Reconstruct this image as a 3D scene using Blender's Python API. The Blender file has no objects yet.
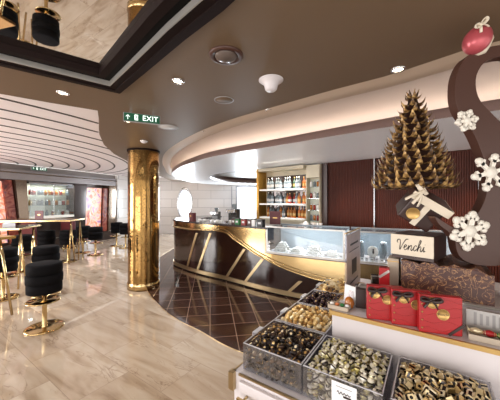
import bpy, bmesh, math, random
from mathutils import Vector, Matrix, Euler
from mathutils.geometry import tessellate_polygon
random.seed(7)
PI = math.pi
col = bpy.context.scene.collection
F = 264.0; H = 1.55
def pz(px, py, z):                      # a point of the place from where it is seen and its height
    Y = (H - z) * F / (py - 200.0)
    return ((px - 250) / F * Y, Y)

# ------------------------------------------------------------------ materials
def node_mat(name):
    m = bpy.data.materials.new(name); m.use_nodes = True
    nt = m.node_tree; b = nt.nodes['Principled BSDF']
    return m, nt, b
def srgb(c):
    return tuple((x/12.92 if x <= .04045 else ((x+.055)/1.055)**2.4) for x in [v/255 for v in c]) + (1,)
def mat(name, c, rough=.5, metal=0., var=.12, scale=8., emit=0., ecol=None, bump=0., spec=.5, coat=0., bscale=None, rand=None):
    m, nt, b = node_mat(name)
    c = srgb(c)
    tc = nt.nodes.new('ShaderNodeTexCoord')
    n = nt.nodes.new('ShaderNodeTexNoise'); n.inputs['Scale'].default_value = scale; n.inputs['Detail'].default_value = 4
    nt.links.new(tc.outputs['Object'], n.inputs['Vector'])
    r = nt.nodes.new('ShaderNodeMix'); r.data_type = 'RGBA'
    r.inputs[6].default_value = tuple(x*(1-var) for x in c[:3])+(1,)
    r.inputs[7].default_value = tuple(min(1, x*(1+var)) for x in c[:3])+(1,)
    nt.links.new(n.outputs['Fac'], r.inputs[0]); nt.links.new(r.outputs[2], b.inputs['Base Color'])
    if rand:                                                        # foil colours differ from sweet to sweet
        oi = nt.nodes.new('ShaderNodeObjectInfo'); rp_ = ramp(nt, rand); rp_.color_ramp.interpolation = 'CONSTANT'
        nt.links.new(oi.outputs['Random'], rp_.inputs[0]); nt.links.new(rp_.outputs[0], b.inputs['Base Color'])
    b.inputs['Roughness'].default_value = rough; b.inputs['Metallic'].default_value = metal
    b.inputs['Specular IOR Level'].default_value = spec
    b.inputs['Coat Weight'].default_value = coat; b.inputs['Coat Roughness'].default_value = .05
    if emit:
        b.inputs['Emission Strength'].default_value = emit
        b.inputs['Emission Color'].default_value = srgb(ecol) if ecol else c
    if bump:
        n2 = nt.nodes.new('ShaderNodeTexNoise'); n2.inputs['Scale'].default_value = bscale or scale*4
        nt.links.new(tc.outputs['Object'], n2.inputs['Vector'])
        bp = nt.nodes.new('ShaderNodeBump'); bp.inputs['Strength'].default_value = bump; bp.inputs['Distance'].default_value = .01
        nt.links.new(n2.outputs['Fac'], bp.inputs['Height']); nt.links.new(bp.outputs['Normal'], b.inputs['Normal'])
    return m
def glass(name, tint=(235,240,242), gloss=.10, rough=.02, haze=0.0):
    m = bpy.data.materials.new(name); m.use_nodes = True; nt = m.node_tree; nt.nodes.clear()
    out = nt.nodes.new('ShaderNodeOutputMaterial'); t = nt.nodes.new('ShaderNodeBsdfTransparent'); g = nt.nodes.new('ShaderNodeBsdfGlossy')
    t.inputs[0].default_value = srgb(tint); g.inputs['Roughness'].default_value = rough
    mx = nt.nodes.new('ShaderNodeMixShader'); fr = nt.nodes.new('ShaderNodeLayerWeight'); fr.inputs[0].default_value = .25
    ma = nt.nodes.new('ShaderNodeMath'); ma.operation = 'MULTIPLY_ADD'; ma.inputs[1].default_value = .5; ma.inputs[2].default_value = gloss
    nt.links.new(fr.outputs['Facing'], ma.inputs[0]); nt.links.new(ma.outputs[0], mx.inputs[0])
    nt.links.new(t.outputs[0], mx.inputs[1]); nt.links.new(g.outputs[0], mx.inputs[2])
    last = mx
    if haze:
        d = nt.nodes.new('ShaderNodeBsdfDiffuse'); d.inputs[0].default_value = (.85,.86,.88,1)
        m2 = nt.nodes.new('ShaderNodeMixShader'); m2.inputs[0].default_value = haze
        nt.links.new(mx.outputs[0], m2.inputs[1]); nt.links.new(d.outputs[0], m2.inputs[2]); last = m2
    nt.links.new(last.outputs[0], out.inputs[0])
    return m

def ramp(nt, stops):
    r = nt.nodes.new('ShaderNodeValToRGB'); e = r.color_ramp.elements
    while len(e) < len(stops): e.new(.5)
    for k, (p, c) in enumerate(stops): e[k].position = p; e[k].color = srgb(c) if len(c) == 3 else c
    return r

TABLE_BROWN = (112, 84, 62)
STAND_A = math.radians(-34.4)
def marble_mat():
    m, nt, b = node_mat('beige_marble'); L = nt.links
    tc = nt.nodes.new('ShaderNodeTexCoord'); mp = nt.nodes.new('ShaderNodeMapping'); mp.inputs['Rotation'].default_value = (0,0,-STAND_A)
    L.new(tc.outputs['Object'], mp.inputs['Vector'])
    br = nt.nodes.new('ShaderNodeTexBrick'); br.inputs['Scale'].default_value = 1
    br.inputs['Brick Width'].default_value = .9; br.inputs['Row Height'].default_value = .45
    br.inputs['Mortar Size'].default_value = .0025; br.inputs['Mortar Smooth'].default_value = .2; br.inputs['Bias'].default_value = 0
    br.inputs['Color1'].default_value = (0,0,0,1); br.inputs['Color2'].default_value = (1,1,1,1); br.inputs['Mortar'].default_value = (.5,.5,.5,1)
    L.new(mp.outputs[0], br.inputs['Vector'])
    # veins, shifted from tile to tile
    ad = nt.nodes.new('ShaderNodeVectorMath'); ad.operation = 'MULTIPLY_ADD'; ad.inputs[1].default_value = (7,9,5)
    L.new(br.outputs['Color'], ad.inputs[0]); L.new(mp.outputs[0], ad.inputs[2])
    m2 = nt.nodes.new('ShaderNodeMapping'); m2.inputs['Scale'].default_value = (1.0,4.6,1); m2.inputs['Rotation'].default_value = (0,0,.12)
    L.new(ad.outputs[0], m2.inputs['Vector'])
    n1 = nt.nodes.new('ShaderNodeTexNoise'); n1.inputs['Scale'].default_value = 1.6; n1.inputs['Detail'].default_value = 6; n1.inputs['Distortion'].default_value = .6
    L.new(m2.outputs[0], n1.inputs['Vector'])
    r1 = ramp(nt, [(.28,(158,138,116)),(.42,(180,162,141)),(.52,(190,174,154)),(.72,(200,186,168))])
    L.new(n1.outputs['Fac'], r1.inputs[0])
    n2 = nt.nodes.new('ShaderNodeTexNoise'); n2.inputs['Scale'].default_value = 2.3; n2.inputs['Detail'].default_value = 8; n2.inputs['Distortion'].default_value = 1.2
    L.new(m2.outputs[0], n2.inputs['Vector'])
    sb = nt.nodes.new('ShaderNodeMath'); sb.operation = 'SUBTRACT'; sb.inputs[1].default_value = .5; L.new(n2.outputs['Fac'], sb.inputs[0])
    ab = nt.nodes.new('ShaderNodeMath'); ab.operation = 'ABSOLUTE'; L.new(sb.outputs[0], ab.inputs[0])
    r2 = ramp(nt, [(0,(1,1,1,1)),(.018,(0,0,0,1))]); L.new(ab.outputs[0], r2.inputs[0])
    n3 = nt.nodes.new('ShaderNodeTexNoise'); n3.inputs['Scale'].default_value = 1.1; L.new(m2.outputs[0], n3.inputs['Vector'])
    r3 = ramp(nt, [(.48,(0,0,0,1)),(.62,(1,1,1,1))]); L.new(n3.outputs['Fac'], r3.inputs[0])
    ml = nt.nodes.new('ShaderNodeMath'); ml.operation = 'MULTIPLY'; L.new(r2.outputs[0], ml.inputs[0]); L.new(r3.outputs[0], ml.inputs[1])
    mu = nt.nodes.new('ShaderNodeMath'); mu.operation = 'MULTIPLY'; mu.inputs[1].default_value = .6; L.new(ml.outputs[0], mu.inputs[0])
    mx = nt.nodes.new('ShaderNodeMix'); mx.data_type = 'RGBA'; mx.inputs[7].default_value = srgb((112,82,60))
    L.new(mu.outputs[0], mx.inputs[0]); L.new(r1.outputs[0], mx.inputs[6])
    # tile tone
    tn = nt.nodes.new('ShaderNodeMix'); tn.data_type = 'RGBA'; tn.blend_type = 'MULTIPLY'; tn.inputs[0].default_value = 1
    rt = ramp(nt, [(0,(240,236,232)),(1,(255,255,255))]); L.new(br.outputs['Color'], rt.inputs[0])
    L.new(mx.outputs[2], tn.inputs[6]); L.new(rt.outputs[0], tn.inputs[7])
    gm = nt.nodes.new('ShaderNodeMix'); gm.data_type = 'RGBA'; gm.inputs[7].default_value = srgb((150,130,112))
    L.new(br.outputs['Fac'], gm.inputs[0]); L.new(tn.outputs[2], gm.inputs[6])
    L.new(gm.outputs[2], b.inputs['Base Color'])
    b.inputs['Roughness'].default_value = .04; b.inputs['Specular IOR Level'].default_value = .8
    return m
def darktile_mat():
    m, nt, b = node_mat('dark_tiles'); L = nt.links
    tc = nt.nodes.new('ShaderNodeTexCoord'); mp = nt.nodes.new('ShaderNodeMapping'); mp.inputs['Rotation'].default_value = (0,0,-math.radians(8.6))
    L.new(tc.outputs['Object'], mp.inputs['Vector'])
    br = nt.nodes.new('ShaderNodeTexBrick'); br.offset = 0; br.inputs['Scale'].default_value = 1
    br.inputs['Brick Width'].default_value = .3; br.inputs['Row Height'].default_value = .3; br.inputs['Mortar Size'].default_value = .004
    br.inputs['Color1'].default_value = srgb((54,34,27)); br.inputs['Color2'].default_value = srgb((72,48,38)); br.inputs['Mortar'].default_value = srgb((150,128,112))
    L.new(mp.outputs[0], br.inputs['Vector']); L.new(br.outputs['Color'], b.inputs['Base Color'])
    b.inputs['Roughness'].default_value = .09; b.inputs['Specular IOR Level'].default_value = .7
    return m
def brick_white_mat():
    m, nt, b = node_mat('white_wall_tiles'); L = nt.links
    tc = nt.nodes.new('ShaderNodeTexCoord'); sx = nt.nodes.new('ShaderNodeSeparateXYZ'); cb = nt.nodes.new('ShaderNodeCombineXYZ')
    L.new(tc.outputs['Object'], sx.inputs[0]); L.new(sx.outputs[0], cb.inputs[0]); L.new(sx.outputs[2], cb.inputs[1])
    br = nt.nodes.new('ShaderNodeTexBrick'); br.inputs['Scale'].default_value = 1; br.inputs['Brick Width'].default_value = 1.2; br.inputs['Row Height'].default_value = .4
    br.inputs['Mortar Size'].default_value = .008; br.inputs['Color1'].default_value = srgb((226,222,218)); br.inputs['Color2'].default_value = srgb((214,209,205)); br.inputs['Mortar'].default_value = srgb((176,172,168))
    L.new(cb.outputs[0], br.inputs['Vector']); L.new(br.outputs['Color'], b.inputs['Base Color']); b.inputs['Roughness'].default_value = .25
    return m
def reed_mat():
    return mat('burgundy_reed', (70,31,20), .5, var=.35, scale=3, spec=.25)
def column_mat():
    m, nt, b = node_mat('gold_crackle'); L = nt.links
    tc = nt.nodes.new('ShaderNodeTexCoord')
    v = nt.nodes.new('ShaderNodeTexVoronoi'); v.inputs['Scale'].default_value = 26; v.feature = 'DISTANCE_TO_EDGE'
    L.new(tc.outputs['Object'], v.inputs['Vector'])
    r = ramp(nt, [(0,(0,0,0,1)),(.06,(1,1,1,1))]); L.new(v.outputs['Distance'], r.inputs[0])
    bp = nt.nodes.new('ShaderNodeBump'); bp.inputs['Strength'].default_value = .12; bp.inputs['Distance'].default_value = .003
    L.new(r.outputs[0], bp.inputs['Height']); L.new(bp.outputs['Normal'], b.inputs['Normal'])
    c = ramp(nt, [(0,(60,42,24)),(.5,(136,104,60)),(1,(156,122,74))]); L.new(r.outputs[0], c.inputs[0]); L.new(c.outputs[0], b.inputs['Base Color'])
    b.inputs['Metallic'].default_value = 1; b.inputs['Roughness'].default_value = .05
    return m
def poster_mat(name, seed, dark=False, e=1.0):
    m, nt, b = node_mat(name); L = nt.links
    tc = nt.nodes.new('ShaderNodeTexCoord'); mp = nt.nodes.new('ShaderNodeMapping'); mp.inputs['Location'].default_value = (seed, seed*2, 0)
    L.new(tc.outputs['Object'], mp.inputs[0])
    n = nt.nodes.new('ShaderNodeTexNoise'); n.inputs['Scale'].default_value = 3.2; n.inputs['Detail'].default_value = 5; n.inputs['Distortion'].default_value = 1.5
    L.new(mp.outputs[0], n.inputs['Vector'])
    st = [(.3,(60,24,24)),(.45,(120,46,36)),(.55,(150,80,60)),(.7,(90,50,70))] if dark else [(.3,(176,90,84)),(.42,(236,150,116)),(.52,(248,204,186)),(.6,(206,150,170)),(.7,(150,120,170))]
    r = ramp(nt, st); L.new(n.outputs['Fac'], r.inputs[0]); L.new(r.outputs[0], b.inputs['Base Color']); L.new(r.outputs[0], b.inputs['Emission Color'])
    b.inputs['Emission Strength'].default_value = e; b.inputs['Roughness'].default_value = .2
    return m
def choc_block_mat():
    m, nt, b = node_mat('marbled_chocolate'); L = nt.links
    tc = nt.nodes.new('ShaderNodeTexCoord')
    n = nt.nodes.new('ShaderNodeTexNoise'); n.inputs['Scale'].default_value = 24; n.inputs['Detail'].default_value = 5; n.inputs['Distortion'].default_value = 2.0
    L.new(tc.outputs['Object'], n.inputs['Vector'])
    s = nt.nodes.new('ShaderNodeMath'); s.operation = 'SUBTRACT'; s.inputs[1].default_value = .5; L.new(n.outputs['Fac'], s.inputs[0])
    a = nt.nodes.new('ShaderNodeMath'); a.operation = 'ABSOLUTE'; L.new(s.outputs[0], a.inputs[0])
    r = ramp(nt, [(0,(176,134,88)),(.012,(136,96,66)),(.03,(76,44,36)),(.3,(64,36,32))]); L.new(a.outputs[0], r.inputs[0]); L.new(r.outputs[0], b.inputs['Base Color'])
    bp = nt.nodes.new('ShaderNodeBump'); bp.inputs['Strength'].default_value = .4; bp.inputs['Distance'].default_value = .004; bp.invert = True
    L.new(a.outputs[0], bp.inputs['Height']); L.new(bp.outputs['Normal'], b.inputs['Normal']); b.inputs['Roughness'].default_value = .4
    return m
def leaf_mat():
    m, nt, b = node_mat('bronze_chocolate_leaf'); L = nt.links
    tc = nt.nodes.new('ShaderNodeTexCoord'); n = nt.nodes.new('ShaderNodeTexNoise'); n.inputs['Scale'].default_value = 45
    L.new(tc.outputs['Object'], n.inputs['Vector'])
    r = ramp(nt, [(.36,(62,42,26)),(.50,(122,90,52)),(.66,(196,160,100))]); L.new(n.outputs['Fac'], r.inputs[0]); L.new(r.outputs[0], b.inputs['Base Color'])
    b.inputs['Roughness'].default_value = .32; b.inputs['Metallic'].default_value = .2
    return m

M = dict(
 marble=marble_mat(), dark_tile=darktile_mat(), wtile=brick_white_mat(), reed=reed_mat(), column=column_mat(),
 ceil=mat('taupe_ceiling', (110,90,70), .5, spec=.3, var=.04, scale=1.5), wceil=mat('white_ceiling', (236,228,228), .5, var=.02),
 groove=mat('dark_groove', (46,38,36), .6), lip=mat('beige_sheen_lip', (190,168,146), .5, var=.03), cove=mat('cove_white', (206,193,186), .6, var=.02),
 mauve=mat('mauve_band', (128,106,100), .32, var=.04, metal=.2), soffit=mat('soffit_gloss', (240,241,245), .42, var=.02, scale=1, coat=.08),
 darkmauve=mat('dark_mauve_frame', (32,23,22), .6, spec=.06, var=.06), black=mat('black_gap', (12,11,11), .6, spec=.05), mirror=mat('ceiling_mirror', (232,228,222), .015, 1, var=0),
 led=mat('led_strip', (255,238,215), .5, emit=7, ecol=(255,236,214)), lamp=mat('lamp_glow', (255,240,215), .5, emit=8, ecol=(255,235,205)),
 brass=mat('polished_brass', (202,176,128), .16, 1, var=.08, scale=3), brass_d=mat('satin_brass', (190,168,130), .3, 1, var=.12, scale=6),
 white_p=mat('white_paint', (216,210,212), .35, var=.02), steel=mat('brushed_steel', (176,178,182), .25, 1, var=.08), chrome=mat('chrome', (226,228,230), .08, 1),
 velvet=mat('black_velvet', (15,14,16), .8, spec=.1, var=.25, scale=14, bump=.1), black_p=mat('black_plastic', (28,27,28), .3),
 burg=mat('burgundy_lacquer', (40,22,18), .1, var=.15, scale=2, coat=.4), stonetop=mat('dark_counter_stone', (70,64,64), .12, var=.3, scale=20),
 glass=glass('clear_glass'), acr=glass('clear_acrylic', (240,240,243), .06, .03, .03), caseback=mat('pale_case_metal', (150,160,168), .3, .3),
 red=mat('red_gift_paper', (168,22,28), .35, var=.06, scale=30), gold=mat('gold_foil', (196,160,98), .35, .6, var=.15, scale=30), redline=mat('embossed_red', (150,40,36), .3),
 ribbon=mat('dark_brown_ribbon', (48,30,26), .4, var=.1), choc=mat('milk_chocolate', (74,47,38), .42, var=.06, scale=6), dchoc=mat('dark_chocolate', (54,34,30), .35, var=.08),
 cream=mat('white_chocolate', (216,204,184), .5, var=.04), snow=mat('sugar_white', (240,234,222), .6, var=.03, bump=.2, scale=40),
 ball=mat('pearl_rose_chocolate', (186,84,92), .3, .3, var=.25, scale=12), leaf=leaf_mat(), block=choc_block_mat(),
 foil_dark=mat('dark_brown_foil', (58,40,32), .3, .4, var=.4, scale=60, rand=[(0,(44,32,28)),(.4,(70,50,38)),(.65,(110,84,58)),(.8,(34,26,26))]), foil_gold=mat('gold_candy_foil', (222,190,128), .28, .5, var=.2, scale=60, rand=[(0,(226,196,136)),(.35,(206,166,100)),(.6,(240,224,186)),(.85,(176,134,78))]),
 foil_white=mat('white_candy_wrap', (232,226,208), .3, var=.1, scale=60), foil_purple=mat('plum_brown_foil', (58,38,42), .25, .5, var=.3, scale=60),
 foil_silver=mat('pale_gold_foil', (222,208,150), .28, .45, var=.2, scale=60, rand=[(0,(214,204,150)),(.3,(236,230,200)),(.6,(186,174,110)),(.8,(70,64,52)),(.9,(244,240,228))]), cardboard=mat('kraft_board', (180,166,148), .6), paper=mat('white_paper', (236,236,238), .6, var=.01),
 ink=mat('dark_ink', (40,26,24), .5), green=mat('exit_green', (8,84,56), .5, emit=.08), exitwhite=mat('exit_letters', (235,250,240), .4, emit=1.2),
 grey=mat('grey_plastic', (150,148,148), .4), greyprint=mat('grey_print_card', (186,184,182), .5, var=.05), silverp=mat('silver_trim', (190,186,180), .3, .6),
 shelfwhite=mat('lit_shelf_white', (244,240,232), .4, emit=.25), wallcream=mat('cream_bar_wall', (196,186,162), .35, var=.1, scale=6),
 cake=mat('white_icing', (244,240,234), .6, var=.04), sky=mat('daylight_window', (235,244,255), .4, emit=.95), wallgrey=mat('grey_metal_panel', (120,112,108), .28, .35, var=.12, scale=2),
 pil=mat('bronze_mirror_pillar', (134,118,104), .12, .8, var=.1, scale=2), band=mat('steel_band', (156,150,150), .25, .5, var=.08),
 green_t=mat('green_tin', (40,120,60), .4), red_t=mat('red_tin', (150,36,34), .4), brown_t=mat('brown_tin', (76,42,34), .4), wine=mat('wine_red_leather', (92,34,38), .5),
 amber=mat('amber_spirit', (176,104,36), .1, var=.2, coat=.5), clearb=mat('pale_spirit_glass', (110,122,128), .08, var=.1, coat=.5), greenb=mat('green_bottle_glass', (50,84,60), .08, coat=.5),
 redb=mat('red_spirit', (150,50,40), .1, coat=.5), orangeb=mat('orange_liqueur', (214,122,66), .15, coat=.3), mosaic=mat('gold_mosaic', (150,112,50), .3, .7, var=.5, scale=30),
 smoke=mat('smoky_panel', (64,52,48), .12, .3), cabinet_bg=mat('lit_cabinet_back', (150,150,136), .4, emit=.55, var=.45, scale=5), wood=mat('warm_wood_edge', (180,138,84), .4),
 dome=mat('grey_dome', (100,88,82), .18, .1), dishw=mat('porcelain', (240,238,234), .2), violet=mat('poster_film', (170,150,150), .3, var=.4, scale=14),
 posterA=poster_mat('pink_backlit_poster', 1.7, e=.45), posterB=poster_mat('orange_backlit_poster', 5.2, e=.6), posterC=poster_mat('dark_red_panel_print', 3.1, True, .12),
)

M['tabletop_brown'] = mat('brown_table_top', TABLE_BROWN, .25, var=.15)
# ------------------------------------------------------------------ mesh helpers
class MB:
    def __init__(s): s.bm = bmesh.new(); s.mats = []; s.cur = 0
    def m(s, name):
        if name not in s.mats: s.mats.append(name)
        s.cur = s.mats.index(name); return s
    def _fin(s, faces, smooth=False):
        for f in faces: f.material_index = s.cur; f.smooth = smooth
    def box(s, c, d, rot=None, taper=1.0):
        R = rot.to_matrix() if isinstance(rot, Euler) else (rot or Matrix.Identity(3)); c = Vector(c); vs = []
        for z in (-1, 1):
            k = taper if z > 0 else 1
            for x, y in ((-1,-1),(1,-1),(1,1),(-1,1)): vs.append(s.bm.verts.new(c + R @ Vector((x*d[0]/2*k, y*d[1]/2*k, z*d[2]/2))))
        q = [(3,2,1,0),(4,5,6,7),(0,1,5,4),(1,2,6,5),(2,3,7,6),(3,0,4,7)]
        s._fin([s.bm.faces.new([vs[i] for i in f]) for f in q]); return s
    def lathe(s, prof, c=(0,0,0), n=24, rot=None, sx=1, sy=1, smooth=True, ang=(0, 2*PI)):
        R = rot.to_matrix() if isinstance(rot, Euler) else (rot or Matrix.Identity(3)); c = Vector(c); rings = []
        full = abs(ang[1]-ang[0]-2*PI) < 1e-6; N = n if full else n+1
        for r, z in prof:
            if r < 1e-6: rings.append([s.bm.verts.new(c + R @ Vector((0,0,z)))])
            else: rings.append([s.bm.verts.new(c + R @ Vector((r*sx*math.cos(ang[0]+(ang[1]-ang[0])*k/n), r*sy*math.sin(ang[0]+(ang[1]-ang[0])*k/n), z))) for k in range(N)])
        fs = []
        for a, b in zip(rings, rings[1:]):
            for k in range(n if full else n):
                k2 = (k+1) % N
                if len(a) == 1 and len(b) == 1: continue
                if len(a) == 1: fs.append(s.bm.faces.new((a[0], b[k2], b[k])))
                elif len(b) == 1: fs.append(s.bm.faces.new((a[k], a[k2], b[0])))
                else: fs.append(s.bm.faces.new((a[k], a[k2], b[k2], b[k])))
        s._fin(fs, smooth); return s
    def cyl(s, c, r, h, n=20, rot=None, r2=None, smooth=True):      # c = centre of base
        r2 = r if r2 is None else r2
        return s.lathe([(0,0),(r,0),(r,0.0001),(r2,h-.0001),(r2,h),(0,h)], c, n, rot, smooth=smooth)
    def tube(s, pts, r, n=8, closed=False, flat=1.0):
        pts = [Vector(p) for p in pts]; rs = r if isinstance(r, (list, tuple)) else [r]*len(pts); rings = []
        up = None
        for i, p in enumerate(pts):
            if closed: t = pts[(i+1) % len(pts)] - pts[i-1]
            else: t = pts[min(i+1, len(pts)-1)] - pts[max(i-1, 0)]
            t.normalize()
            if up is None: up = t.orthogonal().normalized() if abs(t.z) > .9 else Vector((0,0,1))
            a = up - t*up.dot(t)
            a = a.normalized() if a.length > 1e-4 else t.orthogonal().normalized()
            b = t.cross(a); up = a
            rings.append([s.bm.verts.new(p + (a*math.cos(2*PI*k/n) + b*math.sin(2*PI*k/n)*flat)*rs[i]) for k in range(n)])
        fs = []; m = len(rings)
        for i in range(m if closed else m-1):
            A, B = rings[i], rings[(i+1) % m]
            for k in range(n): fs.append(s.bm.faces.new((A[k], A[(k+1)%n], B[(k+1)%n], B[k])))
        if not closed: fs.append(s.bm.faces.new(rings[0][::-1])); fs.append(s.bm.faces.new(rings[-1]))
        s._fin(fs, True); return s
    def prism(s, poly, z0, z1, holes=(), xf=None, sides=True):
        loops = [list(poly)] + [list(h) for h in holes]
        xf = xf or (lambda x, y, z: Vector((x, y, z)))
        tris = tessellate_polygon([[Vector((x, y, 0)) for x, y in l] for l in loops])
        flat = [p for l in loops for p in l]
        A = [s.bm.verts.new(xf(x, y, z0)) for x, y in flat]; B = [s.bm.verts.new(xf(x, y, z1)) for x, y in flat]; fs = []
        for t in tris:
            for V, tt in ((A, t), (B, t[::-1])):
                try: fs.append(s.bm.faces.new([V[i] for i in tt]))
                except ValueError: pass
        o = 0
        for l in loops:
            n = len(l)
            for k in range(n):
                a, b = o+k, o+(k+1) % n
                if sides: fs.append(s.bm.faces.new((A[a], A[b], B[b], B[a])))
            o += n
        s._fin(fs); return s
    def grid(s, rows, smooth=True):                                 # rows of points -> surface
        V = [[s.bm.verts.new(Vector(p)) for p in r] for r in rows]; fs = []
        for a, b in zip(V, V[1:]):
            for k in range(len(a)-1): fs.append(s.bm.faces.new((a[k], a[k+1], b[k+1], b[k])))
        s._fin(fs, smooth); return s
    def build(s, name, m=None, parent=None, label=None, bevel=0, seg=2, recalc=True, solid=0, loc=None, rz=0):
        if recalc: bmesh.ops.recalc_face_normals(s.bm, faces=s.bm.faces)
        me = bpy.data.meshes.new(name); s.bm.to_mesh(me); s.bm.free()
        for k in (s.mats or [m]): me.materials.append(M[k])
        o = bpy.data.objects.new(name, me); col.objects.link(o)
        if parent: o.parent = parent
        if label: o['label'] = label
        if loc: o.location = loc
        if rz: o.rotation_euler.z = rz
        if solid:
            q = o.modifiers.new('t', 'SOLIDIFY'); q.thickness = solid; q.offset = 0
        if bevel:
            q = o.modifiers.new('b', 'BEVEL'); q.width = bevel; q.segments = seg; q.limit_method = 'ANGLE'; q.angle_limit = .6
        return o
def tag(o, label, cat, group=None):
    o['label'] = label; o['category'] = cat
    if group: o['group'] = group
    return o
def empty(name, loc, label, cat, group=None, rz=0, rot=None):
    o = bpy.data.objects.new(name, None); col.objects.link(o); o.empty_display_size = .05
    o.location = loc; o.rotation_euler = rot or (0, 0, rz); return tag(o, label, cat, group)
def struct(o): o['kind'] = 'structure'; return o
def copy_tree(o, parent=None):
    c = o.copy(); col.objects.link(c)
    if parent: c.parent = parent
    for ch in list(o.children): copy_tree(ch, c)
    return c
def catmull(pts, n=8, closed=False):
    pts = [Vector(p) for p in pts]; out = []; m = len(pts)
    for i in range(m if closed else m-1):
        g = (lambda k: pts[k % m]) if closed else (lambda k: pts[max(0, min(m-1, k))])
        a, b, c, d = g(i-1), g(i), g(i+1), g(i+2)
        for k in range(n):
            t = k/n; out.append(.5*((2*b) + (c-a)*t + (2*a-5*b+4*c-d)*t*t + (3*b-a-3*c+d)*t**3))
    if not closed: out.append(pts[-1])
    return out
def resample(pts, n):
    L = [0]
    for a, b in zip(pts, pts[1:]): L.append(L[-1] + (b-a).length)
    out = []; j = 0
    for k in range(n):
        d = L[-1]*k/(n-1)
        while j < len(L)-2 and L[j+1] < d: j += 1
        t = (d-L[j])/max(1e-9, L[j+1]-L[j]); out.append(pts[j].lerp(pts[j+1], min(1, t)))
    return out
def offset_open(pts, d):                                            # positive = to the left of travel
    out = []
    for i, p in enumerate(pts):
        t = pts[min(i+1, len(pts)-1)] - pts[max(i-1, 0)]; t = Vector((t.x, t.y)).normalized()
        out.append(Vector((p.x - t.y*d, p.y + t.x*d)))
    return out
def inset(poly, d):
    n = len(poly); A = sum(poly[i][0]*poly[(i+1)%n][1]-poly[(i+1)%n][0]*poly[i][1] for i in range(n)); sg = 1 if A > 0 else -1; out = []
    for i in range(n):
        p0, p, p1 = Vector(poly[i-1]), Vector(poly[i]), Vector(poly[(i+1)%n])
        a = (p-p0).normalized(); b = (p1-p).normalized(); na = Vector((-a.y, a.x))*sg; nb = Vector((-b.y, b.x))*sg
        m = (na+nb).normalized(); out.append(tuple(p + m*(d/max(.35, m.dot(na)))))
    return out
def text_mesh(name, body, size, m, parent, loc, rot, extrude=.0008, label=None, align='CENTER'):
    cu = bpy.data.curves.new(name, 'FONT'); cu.body = body; cu.size = size; cu.extrude = extrude; cu.align_x = align; cu.align_y = 'CENTER'
    t = bpy.data.objects.new('t', cu); col.objects.link(t)
    me = bpy.data.meshes.new_from_object(t); bpy.data.objects.remove(t); me.materials.clear(); me.materials.append(M[m])
    o = bpy.data.objects.new(name, me); col.objects.link(o); o.parent = parent; o.location = loc; o.rotation_euler = rot
    if label: o['label'] = label
    return o

# ------------------------------------------------------------------ floor
b = MB(); b.m('marble').box((-1, 6.4, -.05), (16, 14.0, .1)); struct(b.build('floor'))
edge = [Vector(p) for p in [(2.2,1.2),(1.3,1.75),(.6,2.22),(-.07,2.67),(-.3,2.84),(-.59,3.12),(-.9,3.38),(-1.21,3.72),(-1.72,4.45),(-2.15,5.4),(-2.4,6.6),(-2.45,8.2),(-2.3,12.15)]]
e2 = catmull(edge, 6)
b = MB(); b.m('dark_tile').prism([tuple(p) for p in e2] + [(6.8,12.15),(6.8,1.2)], .0002, .003); struct(b.build('floor_dark_tiles'))
floor2 = bpy.data.objects['floor_dark_tiles']; floor2.name = 'trim_1'; 
b = MB(); b.m('brass_d').tube([(p.x, p.y, .002) for p in e2], .006, 6); struct(b.build('trim_2'))

# ------------------------------------------------------------------ ceilings
ZC = 2.43
white_edge = [(-6.5,-1.0),(-4,.82),(-2.07,2.19),(-1.81,2.39),(-1.50,2.60),(-1.58,2.75),(-1.68,2.94),(-2.01,3.52),(-2.32,4.19),(-2.6,5.05),(-2.78,6.0),(-2.95,7.5),(-3.3,9.5),(-3.6,12.15)]
c1 = [(4.5,.2),(3.0,.9),(2.1,1.36),(1.52,1.6),(1.355,1.75),(1.105,2.02),(.81,2.25),(.306,2.69),(-.1,3.06),(-.58,3.63),(-1.12,4.47),(-1.5,5.23),(-1.88,6.3),(-2.15,7.3),(-2.6,9.2),(-2.8,12.15)]
led = [(4.9,.75),(3.6,1.25),(2.7,1.65),(1.94,2.05),(1.27,2.57),(.38,3.36),(-.56,4.2),(-1.13,5.0),(-1.53,5.7),(-1.97,6.7),(-2.25,7.7),(-2.38,9.2),(-2.2,10.8),(-1.6,12.15)]
C1 = resample(catmull([Vector(p) for p in c1], 6), 90); LD = resample(catmull([Vector(p) for p in led], 6), 90)
C1o = offset_open(C1, .20)                                          # towards the taupe ceiling
mir = [(-1.055,2.14),(-.71,1.79),(-.35,1.42),(-.12,1.20),(.02,1.04),(.25,.65),(.4,.1),(.42,-1.6),(-2.8,-1.6),(-3.6,.1)]
outer = [(-6.5,-3)] + white_edge + [tuple(p) for p in C1o[::-1]] + [(4.5,-3)]
b = MB(); b.m('ceil').prism(outer, ZC, ZC+.1, holes=[mir]); struct(b.build('ceiling'))
b = MB(); b.m('lip')  # strip along the ceiling edge, its light sheen put into the beige colour
b.grid([[(p.x, p.y, ZC) for p in C1o], [(p.x, p.y, ZC-.012) for p in offset_open(C1, .12)], [(p.x, p.y, ZC-.018) for p in offset_open(C1, .04)], [(p.x, p.y, ZC-.008) for p in C1], [(p.x, p.y, ZC+.02) for p in offset_open(C1, -.012)], [(p.x, p.y, ZC+.09) for p in C1], [(p.x, p.y, ZC+.09) for p in C1o]])
struct(b.build('trim_3'))
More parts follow.
